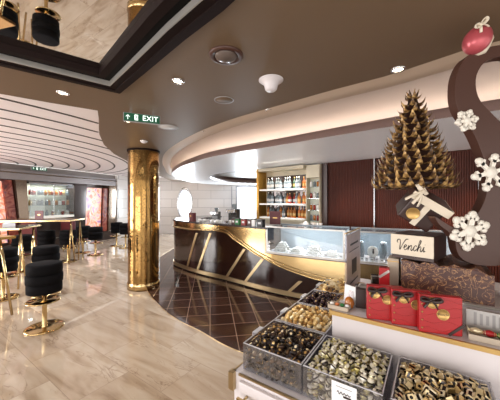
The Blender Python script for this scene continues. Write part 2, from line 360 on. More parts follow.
# mirror recess
rings = [(0,.05,ZC-.02,ZC+.05,'darkmauve'),(.05,.10,ZC-.012,ZC+.05,'darkmauve'),(.10,.107,ZC-.016,ZC+.05,'silverp'),(.107,.15,ZC+.02,ZC+.05,'black'),(.15,.2,ZC+.01,ZC+.05,'darkmauve')]
fr = MB()
for a, c, z0, z1, mm in rings:
    fr.m(mm).prism(inset(mir, a) if a else mir, z0, z1, holes=[inset(mir, c)])
struct(fr.build('trim_4'))
b = MB(); b.m('mirror').prism(inset(mir, .19), ZC+.051, ZC+.06); tag(b.build('ceiling_mirror'), 'large angular mirror panel set in the taupe ceiling at upper left', 'mirror')
# white ceiling and its grooves
wl = [(-12,.9),(-12,-1.2),(-6.4,-1.2)] + [(x+.12,y) for x,y in white_edge[1:]] + [(-4.9,12.15)]
ZW = 2.56
A0 = Vector((-6.63,7.0)); WD = Vector((.3,.954)).normalized()
wallp = [(-8.9,-.2)]
wc = [(x, y) for x, y in [(-9.3,-1.2),(-6.4,-1.2),(-3.9,.75)]] + [(x+.12, y+.02) for x, y in white_edge[2:]] + [tuple(A0+WD*5.4), tuple(A0-WD*8.5)]
b = MB(); b.m('wceil').prism(wc, ZW, ZW+.06); struct(b.build('ceiling_white'))
bpy.data.objects['ceiling_white'].name = 'ceiling.001'
b = MB(); b.m('groove'); cc = Vector((-7.8,6.3)); mj = Vector((.6,.8)); mn = Vector((.8,-.6))
def inwhite(p):
    n = len(wc); r = False
    for i in range(n):
        (x0,y0),(x1,y1) = wc[i], wc[(i+1)%n]
        if (y0 > p.y) != (y1 > p.y) and p.x < (x1-x0)*(p.y-y0)/(y1-y0)+x0: r = not r
    return r
for k in range(-4, 10):
    B = 2.7 + .42*k; A = .91*B
    if B < .5: continue
    N = 120; pts = [cc + mj*A*math.cos(2*PI*i/N) + mn*B*math.sin(2*PI*i/N) for i in range(N)]
    for i in range(N):
        p, q = pts[i], pts[(i+1)%N]
        if inwhite(p) and inwhite(q):
            n = Vector((-(q-p).y, (q-p).x)).normalized()*.022
            b.prism([tuple(p+n), tuple(q+n), tuple(q-n), tuple(p-n)], ZW-.004, ZW+.002)
struct(b.build('trim_5'))
# riser between taupe and white ceiling
b = MB(); b.m('ceil').grid([[(x,y,ZC+.05) for x,y in white_edge],[(x+.03,y+.01,ZW+.02) for x,y in white_edge]]); struct(b.build('trim_6', solid=.01))
# soffit over the bar with lit ledge and cove
ZS = 2.25
hole = [(.45+1.75*math.cos(2*PI*k/40), 8.7+2.5*math.sin(2*PI*k/40)) for k in range(40)]
poly = [tuple(p) for p in LD] + [(7,12.15),(7,.75)]
b = MB(); b.m('soffit').prism(poly, ZS, ZS+.04, holes=[hole]); struct(b.build('ceiling.002'))
b = MB(); b.m('mauve'); Li = offset_open(LD, -.05); Lo = offset_open(LD, .004)
b.grid([[(p.x,p.y,ZS-.002) for p in Lo],[(p.x,p.y,ZS+.085) for p in Lo],[(p.x,p.y,ZS+.085) for p in Li]], smooth=True); struct(b.build('trim_7', recalc=False))
Lb = offset_open(LD, -.26)
b = MB(); b.m('cove'); rows = [[(p.x,p.y,ZS+.041) for p in offset_open(LD, 0)], [(p.x,p.y,ZS+.045) for p in Lb], [(p.x,p.y,ZS+.12) for p in offset_open(LD,-.28)]]
for f_, z_ in ((-.27,.19),(-.22,.235)): rows.append([(p.x,p.y,ZS+z_) for p in offset_open(LD, f_)])
for t, z_ in ((.1,.262),(.35,.275),(.7,.28),(1,.28)):
    rows.append([(p.x*(1-t)+q.x*t, p.y*(1-t)+q.y*t, ZS+z_) for p, q in zip(offset_open(LD,-.1), C1)])
b.grid(rows); struct(b.build('trim_8', solid=.006))
b = MB(); b.m('led'); b.grid([[(p.x,p.y,ZS+.06) for p in offset_open(LD,-.20)],[(p.x,p.y,ZS+.06) for p in offset_open(LD,-.225)]], smooth=False)
tag(b.build('led_strip', solid=.008), 'warm light strip hidden behind the curved ledge above the bar', 'light')
b = MB(); b.m('mauve').grid([[(x,y,ZS) for x,y in hole+hole[:1]],[(x,y,ZS+.2) for x,y in hole+hole[:1]]]); struct(b.build('trim_9', solid=.01))
b = MB(); b.m('ceil').prism([(x*1.02,y) for x,y in hole], ZS+.2, ZS+.22); struct(b.build('ceiling.003'))

# ------------------------------------------------------------------ ceiling fittings
def ring_light(px, py, r=.042, z=ZC, lab='', energy=9):
    x, y = pz(px, py, z)
    e = empty('recessed_downlight', (x, y, z), lab, 'downlight', 'recessed spots in the taupe ceiling')
    MB().m('chrome').lathe([(r*.7,.004),(r*.74,-.006),(r,-.006),(r*1.04,0),(r*1.04,.003)], n=24).build('trim_ring', parent=e)
    MB().m('lamp').lathe([(0,-.0015),(r*.7,-.0015),(r*.7,.002),(0,.002)], n=20).build('lamp', parent=e)
    l = bpy.data.lights.new('spot', 'SPOT'); l.energy = energy; l.spot_size = 1.7; l.spot_blend = .8; l.color = (1,.86,.68); l.shadow_soft_size = .03
    lo = bpy.data.objects.new('downlight_beam', l); col.objects.link(lo); lo.location = (x, y, z-.03); lo['kind'] = 'structure'
    return e
for a in [(178,81,.045,'round downlight left of the large grey ceiling dome'),(63,93,.045,'round downlight on the taupe ceiling above the striped white ceiling'),
          (398,69.5,.045,'round downlight above the chocolate tree'),(269,110,.035,'small downlight near the ceiling lip right of the white cone sensor'),
          (205,131,.03,'tiny downlight near the curved lip right of the gold column'),(128,121.5,.035,'downlight just below the green exit sign')]:
    ring_light(a[0], a[1], a[2], lab=a[3])
def on_ceiling(name, px, py, label, cat, z=ZC):
    x, y = pz(px, py, z); return empty(name, (x, y, z), label, cat)
e = on_ceiling('ceiling_speaker', 226, 55, 'large dark grey dome in a ring on the taupe ceiling', 'speaker')
MB().m('choc').lathe([(.07,.0),(.074,-.014),(.098,-.012),(.104,0),(.1,.003)], n=36).build('mounting_ring', parent=e)
MB().m('dome').lathe([(.072,0),(.066,-.016),(.05,-.028),(.025,-.035),(0,-.037)], n=36).build('dome', parent=e)
e = on_ceiling('ceiling_access_cap', 224, 100, 'flat round taupe cap with pale rim on the ceiling', 'ceiling cap')
MB().m('grey').lathe([(.078,0),(.079,-.004),(.086,-.004),(.087,0)], n=36).build('rim', parent=e)
MB().m('ceil').lathe([(.077,0),(.077,-.002),(0,-.002)], n=36).build('cover', parent=e)
e = on_ceiling('ceiling_loudspeaker', 168, 127, 'pale grey round ceiling loudspeaker right of the exit sign', 'speaker')
MB().m('grey').lathe([(.105,0),(.108,-.006),(.118,-.006),(.12,0)], n=36).build('rim', parent=e)
MB().m('greyprint').lathe([(.104,0),(.104,-.004),(0,-.008)], n=36).build('grille', parent=e)
e = on_ceiling('smoke_detector', 271, 80, 'white cone shaped detector on the ceiling above the bar lip', 'detector')
MB().m('white_p').lathe([(.085,.0),(.084,-.01),(.066,-.018),(.05,-.04),(.043,-.07),(.03,-.082),(0,-.084)], n=32).build('cone', parent=e)
MB().m('white_p').lathe([(.09,.001),(.09,-.005),(.084,-.008),(.084,.001)], n=32).build('flange', parent=e)
e = on_ceiling('sprinkler_cover', 144, 141, 'small white dome in front of the gold column top', 'sprinkler')
MB().m('white_p').lathe([(.05,0),(.048,-.012),(.03,-.03),(0,-.038)], n=24).build('cap', parent=e)
MB().m('chrome').lathe([(.056,.001),(.056,-.004),(.049,-.005),(.049,.001)], n=24).build('rim', parent=e)

# exit signs
def exit_sign(loc, ang, w, h, label, small=False):
    e = empty('exit_sign', loc, label, 'exit sign', rz=ang)
    MB().m('grey').box((0,0,-h/2-.03), (w, .03, h)).build('housing', parent=e, bevel=.004)
    MB().m('green').box((0,-.0165,-h/2-.03), (w*.96,.004,h*.86)).build('green_face', parent=e)
    [MB().m('chrome').box((k_*w*.3,0,-.015),(.02,.012,.03)).build('bracket', parent=e) for k_ in (-1,1)]
    zc = -h/2-.03
    text_mesh('exit_lettering', 'EXIT', h*.82, 'exitwhite', e, (w*.22,-.0195,zc), (PI/2,0,0))
    b = MB().m('exitwhite')
    y = -.0205; s = h*.5
    b.box((-w*.38,y,zc-.1*s), (.1*s,.002,.9*s)); b.box((-w*.38-.2*s,y,zc+.2*s),(.1*s,.002,.55*s),Euler((0,.75,0))); b.box((-w*.38+.2*s,y,zc+.2*s),(.1*s,.002,.55*s),Euler((0,-.75,0)))
    b.build('arrow', parent=e)
    b = MB().m('exitwhite').box((-w*.16,y,zc),(.7*s,.002,1.2*s)); b.build('door_symbol', parent=e)
    b = MB().m('green'); y2 = y-.0015
    b.lathe([(0,0),(.1*s,0),(.1*s,.001),(0,.001)], (-w*.16,y2+.001,zc+.38*s), 12, Euler((PI/2,0,0)))
    b.box((-w*.16,y2,zc+.08*s),(.16*s,.001,.4*s),Euler((0,.2,0))).box((-w*.16-.13*s,y2,zc-.28*s),(.1*s,.001,.45*s),Euler((0,.5,0))).box((-w*.16+.12*s,y2,zc-.28*s),(.1*s,.001,.42*s),Euler((0,-.4,0))).box((-w*.16,y2,zc+.12*s),(.55*s,.001,.08*s),Euler((0,.3,0)))
    b.build('running_figure', parent=e)
    return e
exit_sign((-1.07,2.62,ZC), .42, .34, .088, 'green illuminated exit sign hanging from the taupe ceiling by the gold column')


# ------------------------------------------------------------------ gold column
e = empty('gold_column', (-1.9,4.72,0), 'round polished gold column with cracked pattern beside the bar', 'column')
MB().m('column').lathe([(.262,.02),(.262,ZC-.03)], n=64).build('shaft', parent=e)
MB().m('brass').lathe([(0,0.003),(.272,0.003),(.272,.1),(.264,.115),(.262,.12)], n=64).build('plinth', parent=e)
MB().m('darkmauve').lathe([(.262,ZC-.03),(.275,ZC-.028),(.275,ZC),(0,ZC)], n=64).build('collar', parent=e)

# ------------------------------------------------------------------ left glass wall
WN = Vector((WD.y, -WD.x)); WANG = math.atan2(WD.y, WD.x)
q = A0 + WD*.9 + WN*.12
exit_sign((q.x,q.y,2.555), WANG, .45, .11, 'small distant green exit sign above the left glass wall')
def wp(t, z, d=0): p = A0 + WD*t + WN*d; return Vector((p.x, p.y, z))
def wquad(b, t0, t1, z0, z1, d0, d1, l0=0, l1=0):                 # leaning slab on the wall; l = shift of the top edge
    P = [(t0,z0),(t1,z0),(t1+l1,z1),(t0+l0,z1)]
    A = [b.bm.verts.new(wp(t,z,d0)) for t,z in P]; B = [b.bm.verts.new(wp(t,z,d1)) for t,z in P]
    fs = [b.bm.faces.new(A[::-1]), b.bm.faces.new(B)] + [b.bm.faces.new((A[k],A[(k+1)%4],B[(k+1)%4],B[k])) for k in range(4)]
    b._fin(fs); return b
b = MB(); b.m('wallgrey'); wquad(b, -2.6, 4.0, 0, ZW, -.5, -.42); wquad(b.m('wallgrey'), -2.6, 5.4, 2.40, ZW, -.42, -.1); struct(b.build('wall_left'))
b = MB(); b.m('wtile'); wquad(b, 3.98, 5.6, 0, ZW, -.3, .02); struct(b.build('wall_left.001'))
b = MB(); b.m('band'); wquad(b, -2.6, 3.98, 2.12, 2.40, -.42, -.03); struct(b.build('baseboard_left')); bpy.data.objects['baseboard_left'].name = 'trim_10'
b = MB(); b.m('pil'); wquad(b, -2.6, 3.98, 2.30, 2.33, -.03, .0); struct(b.build('trim_11'))
b = MB(); b.m('smoke'); wquad(b, -2.6, 3.98, 0, .32, -.42, -.02); struct(b.build('baseboard_left'))
def panel(name, t0, t1, z0, z1, d0, d1, m, label, cat, l0=0, l1=0, frame=None, group=None):
    if frame:
        e = empty(name, wp((t0+t1)/2, z0, 0), label, cat, group)
        b = MB(); b.m(m); wquad(b, t0, t1, z0, z1, d0, d1, l0, l1); o = b.build(frame[0]); o.parent = e; o.matrix_parent_inverse = Matrix.Translation(-e.location)
        b = MB(); b.m(frame[1])
        wquad(b, t0-.03, t0, z0, z1, d0, d1+.02, l0, l0); wquad(b, t1, t1+.03, z0, z1, d0, d1+.02, l1, l1); wquad(b, t0+l0, t1+l1, z1, z1+.03, d0, d1+.02); wquad(b, t0, t1, z0-.03, z0, d0, d1+.02)
        o = b.build('frame'); o.parent = e; o.matrix_parent_inverse = Matrix.Translation(-e.location); return e
    b = MB(); b.m(m); wquad(b, t0, t1, z0, z1, d0, d1, l0, l1); return tag(b.build(name), label, cat, group)
panel('backlit_poster', -1.1, .24, .38, 2.06, -.3, -.12, 'posterB', 'orange and pink backlit poster at the far left edge', 'poster', -.1, -.1, ('print', 'smoke'))
panel('wall_panel', .29, .5, .34, 2.10, -.32, -.06, 'posterC', 'dark red leaning printed panel beside the leftmost poster', 'panel', -.2, -.2)
panel('wall_pillar', .52, .74, .34, 2.11, -.36, 0, 'pil', 'bronze mirror pillar left of the lit display cabinet', 'pillar', -.16, -.1)
panel('wall_pillar', 2.12, 2.52, .34, 2.11, -.36, 0, 'smoke', 'dark bronze pillar between display cabinet and pink poster', 'pillar', .0, .08)
panel('backlit_poster', 2.56, 3.28, .38, 2.0, -.3, -.12, 'posterA', 'pink backlit poster right of the display cabinet', 'poster', .1, .06, ('print', 'smoke'))
panel('wall_panel', 3.31, 3.52, .34, 2.0, -.3, -.05, 'posterC', 'narrow rust red panel right of the pink poster', 'panel', .05, .05)
panel('wall_pillar', 3.54, 3.86, .34, 2.11, -.36, 0, 'pil', 'bronze mirror pillar next to the white tiled wall', 'pillar', .05, .1)
# display cabinet
e = empty('display_cabinet', wp(1.4,.34), 'wide lit glass display cabinet in the left wall', 'display cabinet', rz=WANG)
def lc(t, z, d=0): return (t-1.4, -d, z-.34)                       # local to the cabinet
MB().m('cabinet_bg').box(lc(1.42,1.2,-.38), (1.36,.03,1.72)).build('back_panel', parent=e)
MB().m('shelfwhite').box(lc(1.42,1.02,-.18), (1.36,.36,.07)).build('counter', parent=e)
MB().m('smoke').box(lc(1.42,.66,-.18), (1.36,.34,.62)).build('lower_body', parent=e)
for z in (1.38, 1.70): MB().m('glass').box(lc(1.42,z,-.2), (1.36,.26,.012)).build('shelf', parent=e)
MB().m('chrome').box(lc(1.42,2.06,-.2), (1.36,.3,.05)).build('light_rail', parent=e)
MB().m('glass').box(lc(1.42,1.56,-.01), (1.36,.008,.98)).build('glass_front', parent=e)
MB().m('chrome').box(lc(1.42,1.56,.0), (.02,.02,1.0)).build('mullion', parent=e)
l = bpy.data.lights.new('cab', 'AREA'); l.energy = 16; l.size = 1.2; l.size_y = .1; l.shape = 'RECTANGLE'; l.color = (1,.98,.92)
lo = bpy.data.objects.new('cabinet_light', l); col.objects.link(lo); lo.location = wp(1.42,2.02,-.15); lo.rotation_euler = (0,0,WANG); lo['kind'] = 'structure'
def jar(m1, m2, r, h):
    b = MB(); b.m(m1).lathe([(0,0),(r,0),(r,h*.7),(r*.6,h*.8)], n=14); b.m(m2).lathe([(r*.6,h*.8),(r*.7,h*.8),(r*.7,h),(0,h)], n=14); return b
first = {}
for row, z in ((0,1.386),(1,1.706),(2,1.056)):
    for k in range(11 if row < 2 else 8):
        kind = random.choice(['clear','amber','gold','white','pink']) if row < 2 else random.choice(['pink','clear','white'])
        mm = {'clear':('clearb','chrome'),'amber':('amber','gold'),'gold':('foil_gold','foil_gold'),'white':('dishw','chrome'),'pink':('redb','dishw')}[kind]
        key = kind
        t = .84 + k*(1.18/(10 if row < 2 else 7))
        if key not in first: first[key] = jar(mm[0], mm[1], .045, .17).build('display_jar')
        o = first[key] if first[key].users_collection and not first[key].get('used') else first[key].copy()
        if first[key].get('used'): col.objects.link(o)
        first[key]['used'] = 1
        o.location = wp(t, z, -.2 + random.uniform(-.04,.04)); 
        tag(o, {0:'glittering jar on the lower glass shelf of the left cabinet',1:'glittering jar on the upper glass shelf of the left cabinet',2:'jar on the white counter inside the left cabinet'}[row], 'jar',
            {0:'jars on the lower cabinet shelf',1:'jars on the upper cabinet shelf',2:'jars on the cabinet counter'}[row])

# ------------------------------------------------------------------ back wall with portholes
b = MB(); b.m('wtile').prism([(-5.4,0),(6.8,0),(6.8,2.62),(-5.4,2.62)], 0, .12, holes=[[( -3.0+.32*math.cos(2*PI*k/36), 1.38+.66*math.sin(2*PI*k/36)) for k in range(36)], [(-.6,.7),(.35,.7),(.35,2.15),(-.6,2.15)]],
    xf=lambda x,y,z: Vector((x, 12.15+z, y))); struct(b.build('wall_back'))
e = empty('window_1', (-3.0,12.15,1.38), '', ''); del e['label']; del e['category']; struct(e)
b = MB(); b.m('chrome').lathe([(.32,0),(.36,0),(.36,.05),(.31,.05),(.31,0)], n=40, rot=Euler((PI/2,0,0)), sy=2.06); b.build('window_frame', parent=e)
b = MB(); b.m('sky').lathe([(0,0),(.32,0)], (0,.1,0), n=40, rot=Euler((PI/2,0,0)), sy=2.06); b.build('window_pane', parent=e)
e = empty('window_2', (-.12,12.15,.7), '', ''); del e['label']; del e['category']; struct(e)
b = MB(); b.m('grey').box((-.5,0,.72),(.06,.1,1.5)).box((.5,0,.72),(.06,.1,1.5)).box((0,0,1.47),(1.06,.1,.06)).box((0,0,-.02),(1.06,.1,.06)).box((-.72,0,.72),(.04,.1,1.5)); b.build('window_frame', parent=e)
b = MB(); b.m('sky').box((0,.1,.72),(.96,.02,1.46)); b.build('window_pane', parent=e)
for x, z, sx, sz, en, nm in ((-3.0,1.38,.8,1.4,75,'porthole_daylight'),(-.12,1.4,.9,1.4,110,'window_daylight')):
    l = bpy.data.lights.new(nm, 'AREA'); l.shape = 'RECTANGLE'; l.size = sx; l.size_y = sz; l.energy = en; l.color = (.82,.92,1)
    lo = bpy.data.objects.new(nm, l); col.objects.link(lo); lo.location = (x, 12.1, z); lo.rotation_euler = (-PI/2, 0, 0); lo['kind'] = 'structure'

# ------------------------------------------------------------------ bar
bp_ = [(-1.3,7.9),(-1.62,7.45),(-1.82,6.9),(-1.85,6.5),(-1.77,6.22),(-1.47,5.88),(-1.1,5.52),(-.43,5.02),(.19,4.5),(.7,4.15),(1.37,3.78),(2.1,3.45),(2.9,3.15)]
BP = resample(catmull([Vector(p) for p in bp_], 8), 240)
def b_at(px):                                                      # index on the counter front seen at px
    r = (px-250)/F; best = min(range(60, 240), key=lambda i: abs(BP[i].x/BP[i].y - r)); return best
def bz(px, py): i = b_at(px); return H - (py-200)/F*BP[i].y
def bstrip(b, i0, i1, zl, zh, off, th=.01):                        # zl, zh: functions of index, off = towards the room
    P = offset_open(BP, -off); Q = offset_open(BP, -off+th); R_ = range(i0, i1+1)
    rows = [[(Q[i].x,Q[i].y,zl(i)) for i in R_],[(P[i].x,P[i].y,zl(i)) for i in R_],[(P[i].x,P[i].y,zh(i)) for i in R_],[(Q[i].x,Q[i].y,zh(i)) for i in R_],[(Q[i].x,Q[i].y,zl(i)) for i in R_]]
    return b.grid(rows, smooth=False)
k0 = b_at(265)
P0 = offset_open(BP, .55)
def seg_poly(i0, i1, d0=0, d1=.55):
    a = offset_open(BP, d0)[i0:i1+1]; c = offset_open(BP, d1)[i0:i1+1]; return [tuple(p) for p in a] + [tuple(p) for p in c[::-1]]
bar = empty('bar_counter', (0,5.0,.003), 'curved burgundy bar counter with brass diagonal stripes and brass trim', 'bar counter')
def bb(b, name, **k): o = b.build(name, **k); o.parent = bar; o.matrix_parent_inverse = Matrix.Translation((0,-5.0,-.003)); return o
b = MB(); b.m('burg').prism(seg_poly(0,k0), .003, 1.055); b.m('burg').prism(seg_poly(k0,239), .003, .62); bb(b, 'body')
b = MB(); b.m('stonetop').prism(seg_poly(0,k0+1,-.03,.62), 1.056, 1.09); bb(b, 'worktop')
curve_px = [(150,.93),(193,bz(193,229.5)),(214,bz(214,230)),(224,bz(224,231.5)),(228,bz(228,233.5)),(235,bz(235,239)),(246,bz(246,246.5)),(256,bz(256,254)),(275,bz(275,264)),(295,bz(295,272)),(315,bz(315,278.5)),(335,bz(335,283)),(365,bz(335,283)-.03),(500,.27)]
ck = [(0 if px == 150 else (b_at(px) if px < 500 else 239), z) for px, z in curve_px]
def zc_(i):
    for (a, za), (c, zb) in zip(ck, ck[1:]):
        if a <= i <= c and c > a: t = (i-a)/(c-a); return za + (zb-za)*t
    return ck[-1][1]
b = MB(); b.m('brass'); bstrip(b, 0, k0, lambda i: zc_(i), lambda i: 1.054, .012); bstrip(b, k0, 239, lambda i: zc_(i), lambda i: .655, .012); bb(b, 'brass_panel')
Pm = offset_open(BP, -.02)
b = MB(); b.m('brass').tube([(Pm[i].x,Pm[i].y,zc_(i)) for i in range(0,240)], .016, 8); b.tube([(Pm[i].x,Pm[i].y,zc_(i)+.055) for i in range(b_at(222),240)], .009, 6); bb(b, 'brass_moulding')
b = MB(); b.m('brass_d'); bstrip(b, 0, 239, lambda i: .03, lambda i: .1, .022, .02); bb(b, 'kick_rail')
b = MB(); b.m('black'); bstrip(b, 0, 239, lambda i: .004, lambda i: .03, .008, .006); bb(b, 'toe_kick')
for (tx, ty, qx, qy) in [(197,233,187.5,266),(211,233,198,270),(244,249,227,279),(262,259,246,284.5),(301,281,289,294),(345,288,333,304)]:
    i1, i0_ = b_at(tx), b_at(qx); z1 = min(bz(tx, ty), zc_(i1)); n = 6; P = offset_open(BP, -.008); Q = offset_open(BP, .004)
    def pt(S, f, dz): 
        g = i0_+(i1-i0_)*f; i = int(g); fr_ = g-i; p = S[i].lerp(S[min(i+1,239)], fr_); return (p.x, p.y, .1+(z1-.1)*f+dz)
    w = .035
    b = MB(); b.m('brass_d')
    def side(S, sgn):
        out = []
        for k in range(n+1):
            f = k/n; g = i0_+(i1-i0_)*f + sgn*1.0; i = max(0,min(238,int(g))); p = S[i].lerp(S[i+1], g-int(g)); out.append((p.x,p.y,.1+(z1-.1)*f))
        return out
    b.grid([side(Q,-1), side(P,-1), side(P,1), side(Q,1), side(Q,-1)], smooth=False); bb(b, 'diagonal_stripe')

# pastry cases set into the counter front
def case(i0, i1, name, label):
    c = BP[(i0+i1)//2]; e = empty(name, (c.x, c.y, .66), label, 'display case')
    def cb(b, nm, **k): o = b.build(nm, **k); o.parent = e; o.matrix_parent_inverse = Matrix.Translation(-e.location); return o
    b = MB(); b.m('white_p').prism(seg_poly(i0,i1,.0,.55), .662, .69); cb(b, 'deck')
    b = MB(); b.m('glass'); bstrip(b, i0, i1, lambda i: .69, lambda i: 1.10, -.002, .006); cb(b, 'front_glass')
    b = MB(); b.m('glass').prism(seg_poly(i0,i1,.0,.50), 1.10, 1.106); cb(b, 'top_glass')
    b = MB(); b.m('caseback').prism(seg_poly(i0,i1,.50,.53), .69, 1.12); cb(b, 'back_wall')
    b = MB(); b.m('silverp'); bstrip(b, i0, i1, lambda i: .672, lambda i: .695, .006, .014); bstrip(b, i0, i1, lambda i: 1.095, lambda i: 1.115, .004, .012)
    for i in (i0, i1-1): b.prism(seg_poly(i, i+1, -.004, .012), .69, 1.1)
    cb(b, 'metal_edge')
    return e
iA, iB, iC = b_at(266), b_at(346), 236
case(iA, iB, 'pastry_case', 'lit glass pastry case holding white pastries in the bar front')
case(iB+1, iC, 'pastry_case', 'glass display case right of the pastries with a white disc inside')
for (a, c, en) in ((iA, iB, 7), (iB, iC, 5)):
    p = offset_open(BP, .3)[(a+c)//2]; q = BP[c]-BP[a]
    l = bpy.data.lights.new('case', 'AREA'); l.shape = 'RECTANGLE'; l.size = q.length*.9; l.size_y = .05; l.energy = en; l.color = (.88,.95,1)
    lo = bpy.data.objects.new('case_light', l); col.objects.link(lo); lo.location = (p.x, p.y, 1.09); lo.rotation_euler = (0,0,math.atan2(q.y,q.x)); lo['kind'] = 'structure'
def croissant(b, c, r, ang, m='cake'):
    pts = [Vector(c) + Vector((math.cos(ang+t)*r, math.sin(ang+t)*r*.7, 0)) for t in [x*.35-1.05 for x in range(7)]]
    b.m(m).tube(pts, [r*.12,r*.3,r*.42,r*.5,r*.42,r*.3,r*.12], 8); return b
PD = offset_open(BP, .2)
for n, (px, lab, kind) in enumerate([(283,'heap of white pastries on a tray at the left end of the glass case','heap'),(300,'small tray of white buns next to the tall pastry heap','buns'),(316,'layered stack of cream rolls in the middle of the glass case','stack'),(335,'tray of white pastry slices at the right of the glass case','slices')]):
    p = PD[b_at(px-6)]; e = empty('pastry_tray', (p.x, p.y, .69), lab, 'pastries', 'pastry trays in the glass case', rz=-.6)
    MB().m('dishw').box((0,0,.008), (.215,.22,.014)).build('tray', parent=e, bevel=.004)
    rows = {'heap':[(5,0),(4,.035),(3,.07),(2,.1)],'buns':[(4,0),(3,.03)],'stack':[(4,0),(4,.04),(3,.08)],'slices':[(5,0),(3,.03)]}[kind]
    for cnt, z in rows:
        for k in range(cnt):
            x = (k-(cnt-1)/2)*.044
            for yy in (-.06,.05):
                b = MB()
                if kind in ('heap','buns'): b.m('cake').lathe([(0,0),(.026,.002),(.032,.014),(.026,.028),(.01,.036),(0,.037)], (x,yy*(1-z*4),z+.016), 12)
                elif kind == 'stack': b.m('cake').tube([(x-.024,yy,z+.036),(x+.024,yy,z+.036)], .019, 10)
                else: b.m('cake').prism([(x-.02,yy-.03),(x+.02,yy-.03),(x,yy+.04)], z+.016, z+.045)
                b.build('pastry', parent=e)
# price cards and second case contents
p = PD[b_at(372)]; e = empty('figure_plate', (p.x-.02, p.y-.08, .69), 'round white disc with dark figure standing in right glass case', 'plate')
MB().m('dishw').lathe([(0,-.008),(.075,-.008),(.08,0),(.075,.008),(0,.01)], (0,0,.13), 30, Euler((PI/2-.15,0,0))).build('disc', parent=e)
MB().m('grey').box((0,.02,.03),(.06,.05,.06)).build('stand', parent=e); MB().m('ink').lathe([(0,0),(.01,.005),(.014,.03),(.006,.05),(.012,.062),(0,.075)], (0,-.014,.1), 10).build('figure', parent=e)
for k, (px, back) in enumerate([(361,.06),(366,.06),(371,.05),(377,.06),(383,.05),(388,.08),(277,.05),(326,.05),(340,.05)]):
    q = offset_open(BP, back)[b_at(px)]; o = MB().m('paper').box((0,0,.025), (.045,.004,.05), Euler((-.2,0,0))).m('wine' if k % 2 else 'ink').box((0,-.0035,.03), (.025,.001,.012), Euler((-.2,0,0))).build('price_card')
    o.location = (q.x, q.y, .692); o.rotation_euler.z = -.5; tag(o, 'small white price card standing inside the right glass case' if k < 6 else 'small white price card in front of the pastry trays', 'price card', 'price cards right case' if k < 6 else 'price cards pastry case')
for k, (px, lab) in enumerate([(360,'clear glass jar at the left of the white disc'),(384,'clear glass jar at the right of the white disc')]):
    q = offset_open(BP, .3)[b_at(px)]; o = MB().m('clearb').lathe([(0,0),(.05,0),(.055,.1),(.045,.2),(.03,.22)], n=16).m('chrome').lathe([(.03,.22),(.05,.225),(.05,.25),(0,.26)], n=16).build('glass_jar')
    o.location = (q.x, q.y, .69); tag(o, lab, 'jar')

# things on the bar top
def on_bar(px, back): q = offset_open(BP, back)[b_at(px)]; return (q.x, q.y, 1.09)
def tin(px, back, m, label, w=.09, h=.12, lid='black_p', name='tea_tin'):
    e = empty(name, on_bar(px, back), label, 'tin', 'tins on the bar', rz=-.6)
    MB().m(m).box((0,0,h*.42), (w,w*.8,h*.84)).build('body', parent=e, bevel=.004); MB().m(lid).box((0,0,h*.92), (w*1.03,w*.83,h*.16)).build('lid', parent=e, bevel=.003); 
    MB().m('paper').box((0,-w*.405,h*.45), (w*.5,.002,h*.3)).build('sticker', parent=e)
tin(231,.1,'brown_t','dark tin at the left end of the tin row on the bar'); tin(235,.1,'green_t','green tin standing on the bar',.1); tin(241,.1,'red_t','red brown tin right of the green tin',.1)
tin(246,.12,'brown_t','brown tin behind the white fronted tin'); tin(251,.08,'dishw','white and black tin on the bar beside the green tins',.07,.13); tin(256,.12,'black_p','black box right of the white tin on the bar',.12,.12)
e = empty('menu_stand', on_bar(264,.35), 'dark red upright menu board behind the glass case', 'menu', rz=-.35)
MB().m('wine').box((0,0,.14), (.2,.012,.24)).build('board', parent=e, bevel=.003); MB().m('gold').box((0,-.008,.14), (.08,.002,.02)).build('emblem', parent=e); MB().m('silverp').box((0,.01,.01), (.2,.08,.02)).build('base', parent=e)
bpy.data.objects['board'].parent = e
def espresso(px, back, label, s=1.0):
    e = empty('espresso_machine', on_bar(px, back), label, 'coffee machine', rz=-.5)
    MB().m('black_p').box((0,.08*s,.17*s),(.26*s,.18*s,.34*s)).build('body', parent=e, bevel=.01); MB().m('steel').box((0,-.04*s,.29*s),(.26*s,.16*s,.1*s)).build('brew_head', parent=e, bevel=.01)
    MB().m('steel').box((0,-.05*s,.02*s),(.26*s,.2*s,.04*s)).build('drip_tray', parent=e); MB().m('black_p').cyl((-.05*s,-.06*s,.19*s),.02*s,.05*s,12).cyl((.05*s,-.06*s,.19*s),.02*s,.05*s,12).build('spout', parent=e)
    MB().m('clearb').lathe([(.05*s,.34*s),(.07*s,.46*s),(0,.47*s)], (0,.08*s,0), 16).build('bean_hopper', parent=e)
espresso(203,.35,'black coffee machine at the left of the bar',.62); espresso(219,.42,'taller black coffee machine near the middle of the bar',.8)
e = empty('red_box', on_bar(188,.1), 'dark red carton at the left end of the bar top', 'box', rz=-.8); MB().m('wine').box((0,0,.09),(.16,.09,.18)).build('carton', parent=e, bevel=.003); MB().m('gold').box((0,-.047,.11),(.06,.002,.04)).build('emblem', parent=e)
cup0 = None
for k, (px, back) in enumerate([(195,.12),(199,.16),(208,.12),(212,.16),(216,.12),(224,.2),(226,.3)]):
    if cup0 is None:
        cup0 = empty('coffee_cup', on_bar(px, back), '', 'cup'); MB().m('dishw').lathe([(0,0),(.022,0),(.036,.05),(.034,.05),(.02,.006),(0,.006)], (0,0,.008), 16).build('bowl', parent=cup0)
        MB().m('dishw').lathe([(0,0),(.03,0),(.055,.01),(.053,.012),(.02,.008),(0,.008)], n=18).build('saucer', parent=cup0); MB().m('dishw').tube([(.034,0,.05),(.055,0,.045),(.052,0,.025),(.03,0,.02)], .004, 6).build('handle', parent=cup0); o = cup0
    else: o = copy_tree(cup0)
    o.location = on_bar(px, back); tag(o, 'white coffee cup on a saucer at the left part of the bar', 'cup', 'coffee cups on the bar')

